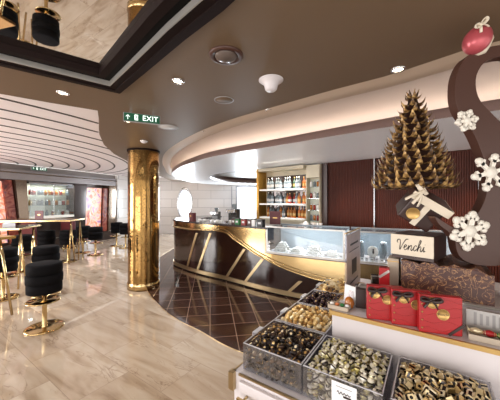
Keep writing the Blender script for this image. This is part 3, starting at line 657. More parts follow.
# bar back wall: bottles, cabinet and burgundy reeded wall
R0 = Vector((1.36,5.0)); RD = Vector((.757,-.653)); RN = Vector((-.653,-.757)); RA = math.atan2(RD.y, RD.x)
def rp(t, z, d=0): p = R0 + RD*t + RN*d; return Vector((p.x, p.y, z))
e = empty('wall_right', rp(0,0), '', '', rz=RA); del e['label']; del e['category']; struct(e)
MB().m('black').box((2.6,.1,ZS/2),(5.2,.1,ZS-.004)).build('core', parent=e)
b = MB().m('reed')
x = .12
while x < 5.1:
    b.lathe([(.014,.0),(.014,ZS-.01)], (x,.05,.004), 8, sy=.7); x += .028
    
b.build('reeded_panel', parent=e)
MB().m('dchoc').box((.05,.03,ZS/2),(.11,.06,ZS-.01)).build('jamb', parent=e)
for xx in (.93, 1.59, 2.25, 2.91): MB().m('steel').box((xx,.03,ZS/2),(.018,.05,ZS-.01)).build('metal_strip', parent=e)
for xx in (.42,1.02,1.62,2.22,2.8):
    l = bpy.data.lights.new('wash', 'SPOT'); l.energy = 26 if xx < 1.2 else 60; l.spot_size = 1.3; l.spot_blend = .7; l.color = (1,.55,.3); l.shadow_soft_size = .03
    lo = bpy.data.objects.new('wall_wash', l); col.objects.link(lo); lo.location = rp(xx, ZS-.03, .32); lo.rotation_euler = (math.radians(-25)*0,0,0); lo['kind']='structure'
# backbar shelf unit
e = empty('back_bar_shelf', rp(-1.42,0), 'cream back bar shelving with white lit shelves of bottles', 'shelf', rz=RA)
MB().m('wallcream').box((.55,.16,1.12),(1.12,.04,2.22)).m('wallcream').box((.55,.0,2.2),(1.12,.3,.06)).build('back_panel', parent=e)
MB().m('mosaic').box((-.03,.0,1.12),(.06,.3,2.22)).build('mosaic_side', parent=e)
MB().m('smoke').box((.55,.134,1.62),(1.04,.01,.9)).build('dark_backing', parent=e)
for z in (1.17,1.46,1.765): MB().m('shelfwhite').box((.55,-.0,z),(1.08,.26,.03)).build('shelf', parent=e, bevel=.003)
MB().m('wallcream').box((.55,.0,.575),(1.12,.3,1.13)).build('lower_cabinet', parent=e)
for k, (px, h) in enumerate([(.2,0),]): pass
l = bpy.data.lights.new('shelf', 'AREA'); l.shape='RECTANGLE'; l.size = 1.0; l.size_y=.08; l.energy = 6; l.color=(1,.93,.8)
lo = bpy.data.objects.new('shelf_light', l); col.objects.link(lo); q = rp(-.85,2.14,.12); lo.location = q; lo.rotation_euler=(-.25,0,RA); lo['kind']='structure'
# glazed cabinet column right of the bottles
e = empty('glazed_cabinet', rp(-.29,0), 'tall cream framed cabinet with glass objects right of bottles', 'cabinet', rz=RA)
MB().m('wallcream').box((.14,.12,1.12),(.28,.1,2.22)).build('body', parent=e)
MB().m('cabinet_bg').box((.14,.066,1.45),(.24,.01,1.0)).build('lit_back', parent=e); MB().m('wallcream').box((.005,.0,1.12),(.012,.16,2.22)).box((.275,.0,1.12),(.012,.16,2.22)).box((.14,.0,2.1),(.27,.16,.24)).build('frame', parent=e)
for z in (1.15,1.35,1.58,1.8): MB().m('glass').box((.14,0,z),(.26,.12,.01)).build('shelf', parent=e)
for k, z in enumerate((1.156,1.356,1.586,1.806)):
    for j, dx in enumerate((.07,.14,.21)):
        o = jar(['clearb','amber','redb','dishw'][(k+j)%4], 'chrome', .026, .12).build('bottle' if False else 'display_jar'); o.location = rp(-.29+dx, z, 0); o['used']=1
        tag(o, 'small jar in the tall narrow cabinet right of the bottles', 'jar', 'jars in the narrow cabinet')
# bottles
def bottle(m, h, cap, round_=True):
    e = empty('bottle', (0,0,0), '', 'bottle')
    MB().m(m).lathe([(0,0),(.034,0),(.036,.01),(.036,h*.55),(.03,h*.64),(.013,h*.72),(.012,h*.9)], n=14).build('glass_body', parent=e)
    MB().m(cap).lathe([(.015,h*.88),(.015,h),(0,h)], n=10).build('cap', parent=e)
    MB().m('greyprint' if m in ('clearb','redb') else 'gold').lathe([(.037,h*.2),(.037,h*.42)], n=14).build('sticker', parent=e); return e
kinds = [('clearb',.25,'chrome'),('amber',.24,'black_p'),('greenb',.25,'gold'),('redb',.22,'gold'),('orangeb',.24,'gold'),('clearb',.22,'black_p')]
protos = {}
order = {1.78:[0,5,0,0,0,5,0,0,0,2,0,0,4,1], 1.475:[0,5,0,0,0,5,0,1,3,3,0,1,4,1], 1.185:[1,0,5,0,1,5,1,1,1,4,1,1]}
nm = {1.78:'top',1.475:'middle',1.185:'bottom'}
cn = {0:'clear',1:'amber',2:'green',3:'red',4:'orange',5:'clear short'}
for z, row in order.items():
    for k, kd in enumerate(row):
        if kd not in protos: protos[kd] = bottle(*kinds[kd]); o = protos[kd]
        else: o = copy_tree(protos[kd])
        o.location = rp(-1.36 + .08 + k*(.96/(len(row)-1)), z, .0 + .03*((k*7)%3-1))
        tag(o, '%s bottle on the %s shelf of the back bar' % (cn[kd], nm[z]), 'bottle', '%s bottles on the %s back bar shelf' % (cn[kd], nm[z]))
# crockery in front of the bottles on a back counter
for k, (px, lab) in enumerate([(296,'white teapot on the counter below the bottles'),(304,'white cup stack on the counter right of the teapot')]):
    q = offset_open(BP, .58)[b_at(px)]
# stainless worktop rear
b = MB(); b.m('steel').prism(seg_poly(k0+2,236,.56,.8), 1.0, 1.03); b.m('steel').prism(seg_poly(k0+2,236,.58,.78), .003, 1.0); tag(b.build('service_counter'), 'steel service counter behind the glass pastry case', 'counter')
PS = offset_open(BP, .66)
q = PS[b_at(291)]; e = empty('teapot', (q.x,q.y,1.03), 'white teapot standing behind the glass pastry case', 'teapot')
MB().m('dishw').lathe([(0,0),(.05,0),(.075,.05),(.06,.1),(.03,.12),(.012,.14),(0,.15)], n=20).build('pot', parent=e); MB().m('dishw').tube([(.06,0,.04),(.1,0,.07),(.12,0,.11)], [.014,.01,.007], 8).build('spout', parent=e)
MB().m('dishw').tube([(-.06,0,.09),(-.11,0,.09),(-.11,0,.04),(-.068,0,.03)], .007, 6).build('handle', parent=e)
q = PS[b_at(305)]; e = empty('cup_rack', (q.x,q.y,1.03), 'low rack with white cups right of the teapot', 'rack', rz=-.6)
MB().m('chrome').box((0,0,.06),(.24,.12,.006)).box((-.11,0,.05),(.008,.12,.1)).box((.11,0,.05),(.008,.12,.1)).build('rack_frame', parent=e)
for dx in (-.07,0,.07): MB().m('dishw').lathe([(0,0),(.02,0),(.03,.05),(.028,.05),(0,.01)], (dx,0,.064), 14).build('cup', parent=e)

# ------------------------------------------------------------------ tables and stools on the left
stool = None
def stool_part(b, m, name): return b.build(name, parent=stool)
SPOTS = [(-2.49,3.2,'nearest black bar stool on a disc base, alone on the marble'),(-3.36,4.35,'black bar stool directly behind the nearest stool'),
 (-3.88,4.15,'black bar stool at the left corner of the near table'),(-4.95,5.75,'black bar stool left of the middle stools under the long table'),(-5.05,6.55,'black bar stool under the long table, behind the second stool'),
 (-4.58,6.65,'black bar stool just right of the gold table legs'),(-4.9,7.75,'left one of the two stools in front of the pink poster'),(-4.36,7.45,'right one of the two stools in front of the pink poster'),
 (-4.52,8.95,'black bar stool beside the white tiled wall'),(-4.05,8.6,'black bar stool half hidden by the gold column'),(-5.35,5.2,'black bar stool at the far left of the dining tables')]
for k, (x, y, lab) in enumerate(SPOTS):
    if k == 0:
        stool = empty('bar_stool', (x,y,0), lab, 'stool', rz=.3); o = stool
        MB().m('brass').lathe([(0,0),(.195,0),(.2,.004),(.2,.014),(.19,.02),(.03,.022),(0,.022)], n=40).build('base_disc', parent=stool)
        MB().m('brass').lathe([(.03,.02),(.026,.03),(.026,.42),(.05,.44)], n=24).build('post', parent=stool)
        MB().m('brass').lathe([(.026,.335),(.17,.335),(.175,.342),(.17,.35),(.026,.35)], (.0,-.03,0), 36).build('footrest_plate', parent=stool)
        MB().m('velvet').lathe([(0,.44),(.168,.44),(.178,.447),(.18,.5),(.178,.545),(.168,.552)], n=40).build('lower_cushion', parent=stool)
        MB().m('velvet').lathe([(.168,.553),(.185,.558),(.188,.6),(.187,.655),(.168,.664)], n=40).build('middle_cushion', parent=stool)
        MB().m('velvet').lathe([(.168,.665),(.178,.669),(.182,.72),(.181,.772),(.172,.786),(.155,.79),(0,.792)], n=40).build('seat_cushion', parent=stool)
    else: o = copy_tree(stool); o.location = (x,y,0); o.rotation_euler.z = random.uniform(0,6)
    tag(o, lab, 'stool', 'black bar stools')
def bar_table(name, loc, w, d, label, rz, legs=((-1,-1),(1,-1),(1,1),(-1,1)), h=1.07, topm='tabletop_brown'):
    e = empty(name, loc, label, 'table', rz=rz)
    MB().m(topm).box((0,0,h-.012), (w,d,.024)).build('tabletop', parent=e, bevel=.004)
    MB().m('brass').box((0,-d/2-.004,h-.02),(w+.02,.008,.03)).box((0,d/2+.004,h-.02),(w+.02,.008,.03)).box((-w/2-.004,0,h-.02),(.008,d+.02,.03)).box((w/2+.004,0,h-.02),(.008,d+.02,.03)).build('brass_edge', parent=e)
    for sx, sy in legs:
        MB().m('brass').tube([(sx*(w/2-.05),sy*(d/2-.14),h-.03),(sx*(w/2-.02),sy*(d/2-.02),0.01)], .016, 4).tube([(sx*(w/2-.05),sy*(d/2-.14),h-.03),(sx*(w/2-.02),sy*(d/2-.26),0.01)], .016, 4).build('leg', parent=e)
    return e
bar_table('bar_table', (-5.35,6.55,0), 2.0, .7, 'long high table with brass A-frame legs before the display cabinet', .12)
bar_table('bar_table', (-4.6,4.75,0), 1.1, .7, 'dark topped high table at the left edge behind the nearest table', .25, topm='smoke')
bar_table('bar_table', (-3.70,3.38,0), .95, .6, 'nearest high table with wood top cut by the left edge', -.25, topm='wood')
bar_table('bar_table', (-3.95,9.5,0), .68, .6, 'small high table with brass legs left of the gold column', .1)
def menu(loc, label, rz=0, s=1.0):
    e = empty('table_menu', loc, label, 'menu', rz=rz)
    MB().m('wine').box((0,0,.11*s),(.2*s,.02,.22*s)).build('board', parent=e, bevel=.003); MB().m('gold').box((0,-.0115,.12*s),(.06*s,.001,.03*s)).build('emblem', parent=e); MB().m('wine').box((0,.01,.008),(.2*s,.09,.016)).build('base', parent=e)
menu((-5.15,6.45,1.07), 'dark red square menu holder on the long high table'); 
menu((-3.36,3.36,1.07), 'dark red napkin holder on the nearest high table', .3, .35)
for k, (x, y, z, mm, lab) in enumerate([(-3.5,3.45,1.07,'violet','folded pink and white napkin on the nearest table'),(-4.4,4.8,1.07,'paper','open white menu leaflet on the dark topped table'),(-4.75,4.75,1.07,'wine','dark red folded napkin on the dark topped table')]):
    o = MB().m(mm).prism([(-.09,-.05),(.09,-.05),(.0,.12)],0,.06).build('folded_napkin' if k != 1 else 'menu_leaflet', loc=(x,y,z), rz=k); tag(o, lab, 'napkin' if k != 1 else 'menu')
# red seats on the dining side
for k,(x,y,lab) in enumerate([(-5.9,7.35,'low dark red armchair by the cabinet wall, left one'),(-5.35,8.1,'low dark red armchair by the cabinet wall, right one')]):
    e = empty('armchair', (x,y,0), lab, 'armchair', 'red armchairs by the wall', rz=WANG+PI/2)
    MB().m('wine').box((0,0,.4),(.5,.5,.16)).build('seat', parent=e, bevel=.04); MB().m('wine').box((0,.24,.7),(.52,.1,.5)).build('backrest', parent=e, bevel=.04)
    for s in (-1,1):
        for u in (-1,1): MB().m('brass').tube([(s*.2,u*.2,.33),(s*.22,u*.22,.005)],.012,6).build('leg', parent=e)

# ------------------------------------------------------------------ sweets stand
O = Vector((-.034,1.29)); U = Vector((math.cos(STAND_A), math.sin(STAND_A))); V = Vector((-U.y, U.x))
def sp(u, v, z=0): p = O + U*u + V*v; return Vector((p.x, p.y, z))
st = empty('display_stand', sp(0,0,0), 'white and gold stepped sweets display stand in the foreground', 'display stand', rz=STAND_A)
UM = 1.75
# body below the bins: L-shaped
b = MB(); b.m('white_p').prism([(-.03,-.03),(UM,-.03),(UM,1.0),(.34,1.0),(.34,1.27),(-.03,1.27)], .06, .722); b.build('body', parent=st)
b = MB(); b.m('dchoc').prism([(0,0),(UM,0),(UM,.98),(.34,.98),(.34,1.25),(0,1.25)], 0.004, .06); b.build('plinth', parent=st)
b = MB(); b.m('brass_d').box((-.036,-.036,.68),(.03,.03,.084)).box((UM/2,-.033,.718),(UM,.012,.008)).box((-.033,.62,.718),(.012,1.3,.008)).build('gold_corner', parent=st)
b = MB(); b.m('white_p').prism([(.335,.325),(UM,.325),(UM,1.0),(.335,1.0)], .722, .962); b.build('riser', parent=st)
b = MB(); b.m('white_p').prism([(.33,.32),(UM,.32),(UM,1.0),(.33,1.0)], .964, .98); b.build('riser_top', parent=st)
b = MB(); b.m('gold').box(((.33+UM)/2,.314,.971),(UM-.33,.012,.019)).box((.326,.66,.971),(.01,.68,.019)).build('gold_edge', parent=st)
b = MB(); b.m('white_p').prism([(.62,.51),(UM,.51),(UM,1.0),(.62,1.0)], .98, 1.078); b.build('upper_tier', parent=st)
b = MB(); b.m('silverp').box(((.62+UM)/2,.507,1.074),(UM-.62,.006,.010)).build('tier_edge', parent=st)
for k, u0 in enumerate((.0,.55,1.1)):
    d = MB().m('white_p').box((u0+.26,-.04,.53),(.5,.02,.33)).build('drawer', parent=st, bevel=.004)
    MB().m('brass').tube([(u0+.06,-.045,.645),(u0+.06,-.085,.645)],.006,8).tube([(u0+.36,-.045,.645),(u0+.36,-.085,.645)],.006,8).box((u0+.21,-.088,.645),(.36,.012,.016)).build('handle', parent=d)
    MB().m('cardboard').box((u0+.14,-.0515,.52),(.05,.003,.05)).build('sticker', parent=d)

bins = [(0,0,'first'),(0,.315,'second'),(0,.63,'third'),(0,.945,'fourth'),(.311,0,'silver'),(.64,0,'cube'),(.97,0,'last')]
W_ = .305; ZB = .726; HB = .124
def make_bin(u, v, label):
    e = empty('acrylic_bin', sp(u,v,ZB), label, 'bin', 'clear acrylic sweet bins', rz=STAND_A)
    b = MB(); b.m('acr').box((W_/2,W_/2,.003),(W_,W_,.006)); b.box((W_/2,.003,HB/2),(W_,.005,HB)).box((W_/2,W_-.003,HB/2),(W_,.005,HB)).box((.003,W_/2,HB/2),(.005,W_,HB)).box((W_-.003,W_/2,HB/2),(.005,W_,HB)); b.build('box', parent=e)
    b = MB(); b.m('acr2').box((W_/2,.003,HB+.002),(W_,.005,.003)).box((W_/2,W_-.003,HB+.002),(W_,.005,.003)).box((.003,W_/2,HB+.002),(.005,W_,.003)).box((W_-.003,W_/2,HB+.002),(.005,W_,.003)); b.build('polished_rim', parent=e)
    b = MB(); b.m('acr').box((W_/2,W_/2+.016,.042),(W_-.03,W_-.046,.066)); b.build('false_bottom', parent=e)
    return e
M['cubecream'] = mat('cream_gold_foil', (226,204,158), .3, .35, rand=[(0,(228,208,162)),(.4,(208,178,120)),(.7,(240,226,192))]); M['cubeblack'] = mat('black_foil', (30,26,26), .25, .3)
M['acr2'] = mat('acrylic_edge', (196,196,202), .2, var=.03)
labs = ['clear bin of dark wrapped chocolates at the front left corner','clear bin of small gold balls behind the dark wrapped chocolates','clear bin of plum brown sweets, third from the front corner','clear bin of gold coins at the far end of the row','clear bin of pale gold wrapped balls at the centre front','clear bin of gold and black cubes right of the pale balls','clear bin of sweets at the right frame edge']
for (u,v,n), lb in zip(bins, labs):
    if n == 'last': continue
    e = make_bin(u, v, lb)
    if u == 0:
        b = MB(); b.m('acr2').box((-.012,W_*.53,HB-.004),(.03,.075,.003)).box((-.027,W_*.53,HB-.016),(.003,.075,.026)); b.build('side_clip', parent=e)
# price card on the silver bin
e = empty('price_card', sp(.434,-.004,.738), 'white card with dark lettering on the front of the centre bin', 'card', rz=STAND_A)
MB().m('paper').box((.047,0,.052),(.094,.002,.104)).build('card', parent=e)
b = MB().m('ink'); b.box((.047,-.0015,.088),(.06,.0008,.0015))
b.tube([(.022+.05*t, -.0018, .066+.006*math.sin(t*26)*(1-.5*t)) for t in [i/30 for i in range(31)]], .0014, 5); b.box((.06,-.0015,.055),(.03,.0008,.008)); b.build('printed_words', parent=e)

# sweets
def sweet(kind):
    b = MB()
    if kind == 'first':
        b.m('foil_dark').lathe([(0,-.012),(.008,-.011),(.0125,-.006),(.0135,0),(.0125,.006),(.008,.011),(0,.012)], n=10, rot=Euler((0,PI/2,0)), sx=.7)
        b.m('foil_dark').lathe([(.004,.011),(.010,.020)], n=8, rot=Euler((0,PI/2,0)), sx=.4, smooth=False).lathe([(.010,-.020),(.004,-.011)], n=8, rot=Euler((0,PI/2,0)), sx=.4, smooth=False)
        b.m('foil_gold').lathe([(0,.0001),(.0055,.0),(.006,-.001)], (0,0,.0098), 10).lathe([(.0092,.0185),(.0102,.0203)], n=8, rot=Euler((0,PI/2,0)), sx=.4, smooth=False)
    elif kind in ('second','silver'):
        r = .0125 if kind == 'second' else .0135
        b.m('foil_gold' if kind == 'second' else 'foil_silver').lathe([(0,-r),(r*.6,-r*.8),(r*.95,-r*.35),(r,0),(r*.93,r*.4)], n=12)
        b.m('foil_gold' if kind == 'second' else 'foil_white').lathe([(r*.93,r*.4),(r*.6,r*.8),(0,r)], n=12)
        if kind == 'silver':
            b.m('foil_silver').lathe([(.003,.012),(.008,.019)], n=8, smooth=False).lathe([(.008,-.019),(.003,-.012)], n=8, smooth=False)
            b.m('foil_dark').lathe([(r*1.02,-.003),(r*1.02,.003)], n=12)
    elif kind == 'third':
        b.m('foil_purple').lathe([(0,-.011),(.012,-.009),(.0155,0),(.012,.009),(0,.011)], n=10).m('foil_gold').lathe([(.0,.0112),(.004,.011),(.005,.0098)], n=8)
    elif kind == 'fourth':
        b.m('foil_gold').lathe([(0,-.0025),(.018,-.0025),(.02,0),(.018,.0025),(.0155,.0025),(.015,.0018),(.006,.0018),(.005,.003),(0,.003)], n=20)
    else:
        for dx in (-1,1): b.m('cubecream').box((dx*.0085,0,0),(.006,.021,.021))
        b.m('cubeblack').box((0,0,0),(.011,.0205,.0205)).lathe([(0,.0002),(.006,0)], (.0116,0,0), 12, Euler((0,PI/2,0)))
    return b
nm = {'first':('wrapped_chocolate','dark foil chocolate with gold ends in the front left bin','dark wrapped chocolates'),'second':('foil_ball','small gold foil ball in the bin behind the dark chocolates','gold foil balls'),
 'third':('wrapped_truffle','plum brown foil truffle in the third bin of the left row','plum brown truffles'),'fourth':('chocolate_coin','gold foil chocolate coin heaped in the farthest bin','gold chocolate coins'),
 'silver':('twist_sweet','pale gold twist wrapped ball in the centre bin','pale gold twist sweets'),'cube':('chocolate_cube','gold and black foil cube in the right front bin','gold and black cubes')}
rnd = random.Random(3)
for (u0, v0, kind) in bins:
    if kind == 'last': continue
    big = {'first':.032,'second':.0275,'third':.031,'fourth':.036,'silver':.0262,'cube':.0245}[kind]
    proto = None; pts = []
    inner = W_-.024
    # front row and side row seen through the acrylic
    for (lay, zz) in ((0,.016),(1,.040),(2,.064),(3,.087)):
        n = int(inner/big)
        for k in range(n):
            pts.append((.012+big*(k+.5)+rnd.uniform(-.003,.003), .018, zz))
    # surface and heap
    n = int(inner/big); st_ = inner/n
    for i in range(n):
        for j in range(n):
            dx, dy = (i+.5)/n-.5, (j+.5)/n-.5
            hgt = (.05 if kind == 'fourth' else .022)*max(0, 1-2.6*(dx*dx+dy*dy)) 
            pts.append((.012+st_*(i+.5)+rnd.uniform(-.006,.006), .012+st_*(j+.5)+rnd.uniform(-.006,.006), .104+hgt*.5+rnd.uniform(0,.006)))
    n2 = max(1, n-2)
    for i in range(n2):
        for j in range(n2):
            if rnd.random() < .82:
                dx, dy = (i+.5)/n2-.5, (j+.5)/n2-.5; hgt = (.075 if kind == 'fourth' else .03)*max(0, 1-2.4*(dx*dx+dy*dy))
                pts.append((.04+(W_-.08)*(i+.5)/n2+rnd.uniform(-.008,.008), .04+(W_-.08)*(j+.5)/n2+rnd.uniform(-.008,.008), .124+hgt*.6+rnd.uniform(0,.005)))
    pts = pts[:298]
    for (x, y, z) in pts:
        if proto is None: proto = sweet(kind).build(nm[kind][0]); o = proto
        else: o = proto.copy(); col.objects.link(o)
        o.location = sp(u0+x, v0+y, ZB+z)
        if kind == 'cube': o.rotation_euler = (rnd.uniform(-.9,.9), rnd.uniform(-.9,.9), rnd.uniform(0,6.28))
        elif kind == 'fourth': o.rotation_euler = (rnd.uniform(-.8,.8), rnd.uniform(-.8,.8), rnd.uniform(0,6.28))
        else: o.rotation_euler = (rnd.uniform(-.8,.8), rnd.uniform(-.8,.8), rnd.uniform(0,6.28))
        s = {'second':1.05,'silver':.98,'cube':.98}.get(kind, 1.15)*rnd.uniform(.93,1.06); o.scale = (s,s,s)
        tag(o, nm[kind][1], 'sweet', nm[kind][2])

# red gift boxes
def medal(parent, x, z, r, y, words=True):
    mo = MB().m('gold').lathe([(0,0),(r,0),(r,.0015),(r*.93,.0018),(r*.92,.0014),(0,.0014)], (x,y,z), 32, Euler((PI/2,0,0))).build('gold_medallion', parent=parent)
    if words: text_mesh('medallion_lettering', 'Venchi', r*.62, 'ink', mo, (x,y-.0019,z), (PI/2,0,0), .0002)
def bow(parent, x, y, z, s, m='ribbon', ang=0):
    b = MB(); b.m(m)
    for sg in (-1,1):
        pts = [(x,y,z),(x+sg*.5*s,y-.25*s,z+.35*s),(x+sg*1.0*s,y-.3*s,z+.4*s),(x+sg*1.15*s,y-.25*s,z+.1*s),(x+sg*.6*s,y-.15*s,z-.08*s),(x,y,z)]
        b.tube(catmull(pts,4), .10*s, 6, flat=3.0)
        b.tube(catmull([(x,y,z),(x+sg*.45*s,y-.2*s,z-.45*s),(x+sg*.75*s,y-.1*s,z-1.0*s)],5), .09*s, 6, flat=2.6)
    b.lathe([(0,-.2*s),(.17*s,-.12*s),(.2*s,0),(.17*s,.12*s),(0,.2*s)], (x,y-.1*s,z), 10); return b.build('bow', parent=parent)
def gift(px, py, ang, label, meds, w=.158, h=.162, d=.03, bw=(-.055,.055)):
    x, y = pz(px, py, .982); e = empty('red_gift_box', (x, y, .981), label, 'gift box', 'red gift boxes', rz=ang)
    o = MB().m('red').box((w/2,d/2,h/2),(w,d,h)).build('box', parent=e, bevel=.005, seg=3)
    b = MB().m('redline')
    for k in range(5): b.tube([(.006+ (w-.012)*t, -.0003, .02+k*.03+.006*math.sin(t*9+k*2)) for t in [i/16 for i in range(17)]], .0006, 4)
    for k in range(4): b.m('gold').lathe([(0,0),(.005,0),(0,.001)], (.012,-.0006,.02+k*.034), 4, Euler((PI/2,0,0)))
    b.build('embossed_lines', parent=e)
    for mx, mz, r in meds: medal(e, mx, mz, r, -.0015)
    b = MB().m('ribbon').box((w-.022,-.0016,.026),(.074,.002,.011),Euler((0,-.72,0))); b.build('corner_ribbon', parent=e)
    bow(e, .042, -.004, h-.02, .033)
    return e
gift(367,318.5,math.radians(-16),'leftmost red gift box with dark ribbon and two gold medallions',[(.035,.125,.024),(.088,.1,.022)])
gift(391.5,323.8,math.radians(-17),'middle red gift box with dark bow, partly behind the front one',[(.05,.125,.024),(.1,.1,.022)])
gift(419,331.3,math.radians(-18),'rightmost red gift box with dark bow and lettered gold medallion',[(.05,.13,.024),(.088,.085,.0235)])

# dark chocolate block etc. on the upper tier
e = empty('chocolate_block', sp(.63,.525,1.079), 'large marbled dark chocolate block with gold veins behind the red boxes', 'chocolate block', rz=STAND_A)
b = MB(); n = 18; rows = []
prof = [(x/n*.36, .158+.006*math.sin(x*1.3)+.004*math.sin(x*2.9)-(.02 if x > 15 else 0)) for x in range(n+1)]
b.m('block').prism([(0,0)]+[(.36,0)]+[(x,z) for x,z in prof[::-1]], 0, .3, xf=lambda x,y,z: Vector((x, z+.003*math.sin(x*60+y*40), y))); b.build('slab', parent=e, bevel=.006)
o = MB().m('mosaic').prism([(-.0,0),(.06,0),(.05,.012),(0,.01)],0,.02, xf=lambda x,y,z: Vector((x,z,y))).build('gold_flake', parent=e, loc=(.0,.19,.158)) if False else None
e = empty('beige_box', sp(.585,.58,1.079), 'narrow beige carton standing left of the marbled chocolate block', 'box', rz=STAND_A)
MB().m('cardboard').box((0.004,.04,.078),(.055,.11,.156)).build('carton', parent=e, bevel=.002); MB().m('gold').box((.004,-.0155,.14),(.055,.001,.004)).build('gold_line', parent=e)
# lettered box
VX, VY = pz(392,258,1.245); VX, VY = (391.5-250)/F*1.42, 1.42; VB_A = math.radians(-48)
ve = empty('lettered_chocolate_box', (VX,VY,1.245), 'dark box with cream front and cursive lettering on the chocolate block', 'box', rz=VB_A)
MB().m('dchoc').box((.096,.125,.062),(.192,.25,.124)).build('box', parent=ve, bevel=.002)
MB().m('cream').box((.096,-.004,.072),(.194,.008,.106)).build('cream_front', parent=ve, bevel=.002)
def script_word(parent, x0, z0, s, y):
    strokes = [
     # V
     [(0,.75),(-.12,.9),(-.05,1.12),(.15,1.1),(.22,.85),(.26,.3),(.3,0),(.42,.35),(.62,.95),(.8,1.22),(.98,1.2)],
     # e
     [(.62,.22),(.82,.36),(.9,.52),(.82,.62),(.72,.5),(.7,.2),(.82,.02),(.98,.14),(1.08,.3)],
     # n
     [(1.08,.3),(1.14,.55),(1.16,.3),(1.12,.02),(1.2,.35),(1.34,.58),(1.42,.48),(1.4,.15),(1.48,.02),(1.6,.2)],
     # c
     [(1.5,.03),(1.6,.2),(1.65,.3)],
     [(1.9,.5),(1.84,.6),(1.74,.57),(1.65,.38),(1.65,.15),(1.76,.02),(1.94,.2)],
     # h
     [(1.94,.2),(2.14,.7),(2.22,1.15),(2.12,1.2),(2.06,.8),(2.02,.02),(2.1,.36),(2.24,.56),(2.32,.45),(2.3,.12),(2.4,.02),(2.5,.22)],
     # i
     [(2.5,.22),(2.6,.55),(2.58,.25),(2.62,.02),(2.74,.16)],
    ]
    b = MB().m('ink')
    for s_ in strokes:
        p = catmull([(x, zz, 0) for x, zz in s_], 6); n = len(p)
        b.tube([(x0+q.x*s+q.y*s*.16, y, z0+q.y*s) for q in p], [s*(.028+.022*abs(math.sin(i/n*9))) for i in range(n)], 6)
    b.lathe([(0,-.03*s),(.045*s,0),(0,.03*s)], (x0+2.66*s+.12*s, y, z0+.8*s), 8)
    b.build('cursive_lettering', parent=parent)
script_word(ve, .03, .047, .046, -.0083)

# tilted chocolate gift box on top
ge = empty('chocolate_gift_box', (.90,1.44,1.418), 'tilted dark chocolate gift box with cream ribbon and gold medallion', 'chocolate figure', rot=(.36,math.radians(33),math.radians(-14)))
MB().m('dchoc').box((-.03,0,.058),(.128,.13,.095)).build('box', parent=ge, bevel=.006)
MB().m('choc').box((-.03,0,.115),(.15,.15,.032)).build('lid', parent=ge, bevel=.004)
MB().m('cream').box((-.03,-.0775,.115),(.152,.005,.03)).box((-.03,-.067,.058),(.022,.004,.095)).box((.0465,0,.115),(.004,.15,.03)).build('cream_ribbon', parent=ge)
medal(ge, -.055, .05, .024, -.0695, False)
b = MB(); b.m('cream')
for k in range(6):
    a = k*PI/3; b.box((-.088+.012*math.cos(a),-.062+.010*math.sin(a),.144),(.028,.018,.012),Euler((.2*math.sin(a),.5*math.cos(a),a)))
for dx in (-.02,.0,.014): b.tube(catmull([(-.085,-.075,.14),(-.085+dx,-.086,.11),(-.085+dx*1.5,-.084,.085)],4), .003, 6, flat=2.4)
b.build('cream_bow', parent=ge)

# chocolate tree
TZ = 1.60; tr = empty('chocolate_tree', (.925,1.50,1.50), 'tall cone tree of curved bronze chocolate petals', 'chocolate tree')
MB().m('dchoc').lathe([(.018,0),(.014,.1),(.03,.115),(.15,.13),(.14,.15),(.02,.625),(0,.625)], n=24).build('core', parent=tr)
b = MB(); b.m('leaf'); rr = random.Random(5); nr = 14
for r_ in range(nr):
    f = r_/(nr-1); R = .158*(1-f)**.9 + .016; z = .125 + .50*f; cnt = max(5, int(21*(1-f)+5)); ln = .072*(1-.35*f)
    for k in range(cnt):
        a = 2*PI*(k+.5*(r_%2))/cnt + rr.uniform(-.05,.05); w = .0235*(1-.3*f); l_ = ln*rr.uniform(.85,1.1)
        ca, sa = math.cos(a), math.sin(a); prev = None
        pr = [(0,0,1.0),(.35,-.10,1.05),(.7,.06,.7),(.9,.38,.35),(.98,.72,.06)]
        rings_ = []
        for (o_, zz, ws) in pr:
            cx = R + o_*l_*.85 - .008; cz = z + zz*l_*.8; rings_.append([b.bm.verts.new((cx*ca - ww*sa, cx*sa + ww*ca, cz+dz)) for ww, dz in ((-w*ws,0),(0,.008*ws),(w*ws,0),(0,-.006*ws))])
        fs = []
        for A_, B_ in zip(rings_, rings_[1:]):
            for j in range(4): fs.append(b.bm.faces.new((A_[j],A_[(j+1)%4],B_[(j+1)%4],B_[j])))
        b._fin(fs, False)
for k in range(7):
    a = k*.9; b.tube([(0,0,.62),(.02*math.cos(a),.02*math.sin(a),.64),(.032*math.cos(a),.032*math.sin(a),.67)], [.008,.007,.001], 5)
b.build('petals', parent=tr)

# big curved chocolate sculpture
CY = 1.27
op = [(528,50),(515,46),(500,46),(482,49.5),(466,57),(458,68),(454,82),(454,100),(458,113),(466,124),(473,136),(479,150),(484,165),(486,180),(484.5,195),(480,207),(473,217),(464,226),(455,228.5),(445,223.5),(434,216.5),(438,224.5),(447,231.5),(453,238),(455,249),(459,257),(468,262.5),(482,265),(500,264.5),(518,256),(532,236),(539,210),(538,185),(530,160),(520,142),(508,131),(499,123),(489,113),(479,102),(474.5,90),(475,76),(482,64),(492,59),(505,57),(518,60),(526,66),(534,62)]
cp = catmull([((px-250)/F*CY, H-(py-200)/F*CY, 0) for px, py in op], 3, closed=True)
zb = min(q.y for q in cp)
sc_ = empty('chocolate_scroll', (1.1,CY,zb), 'giant curling milk chocolate scroll decorated with white snowflakes', 'chocolate sculpture')
b = MB(); b.m('choc').prism([(q.x-1.1, q.y-zb) for q in cp], -.01, .04, xf=lambda x,y,z: Vector((x, z, y))); b.build('scroll', parent=sc_, bevel=.012, seg=3)
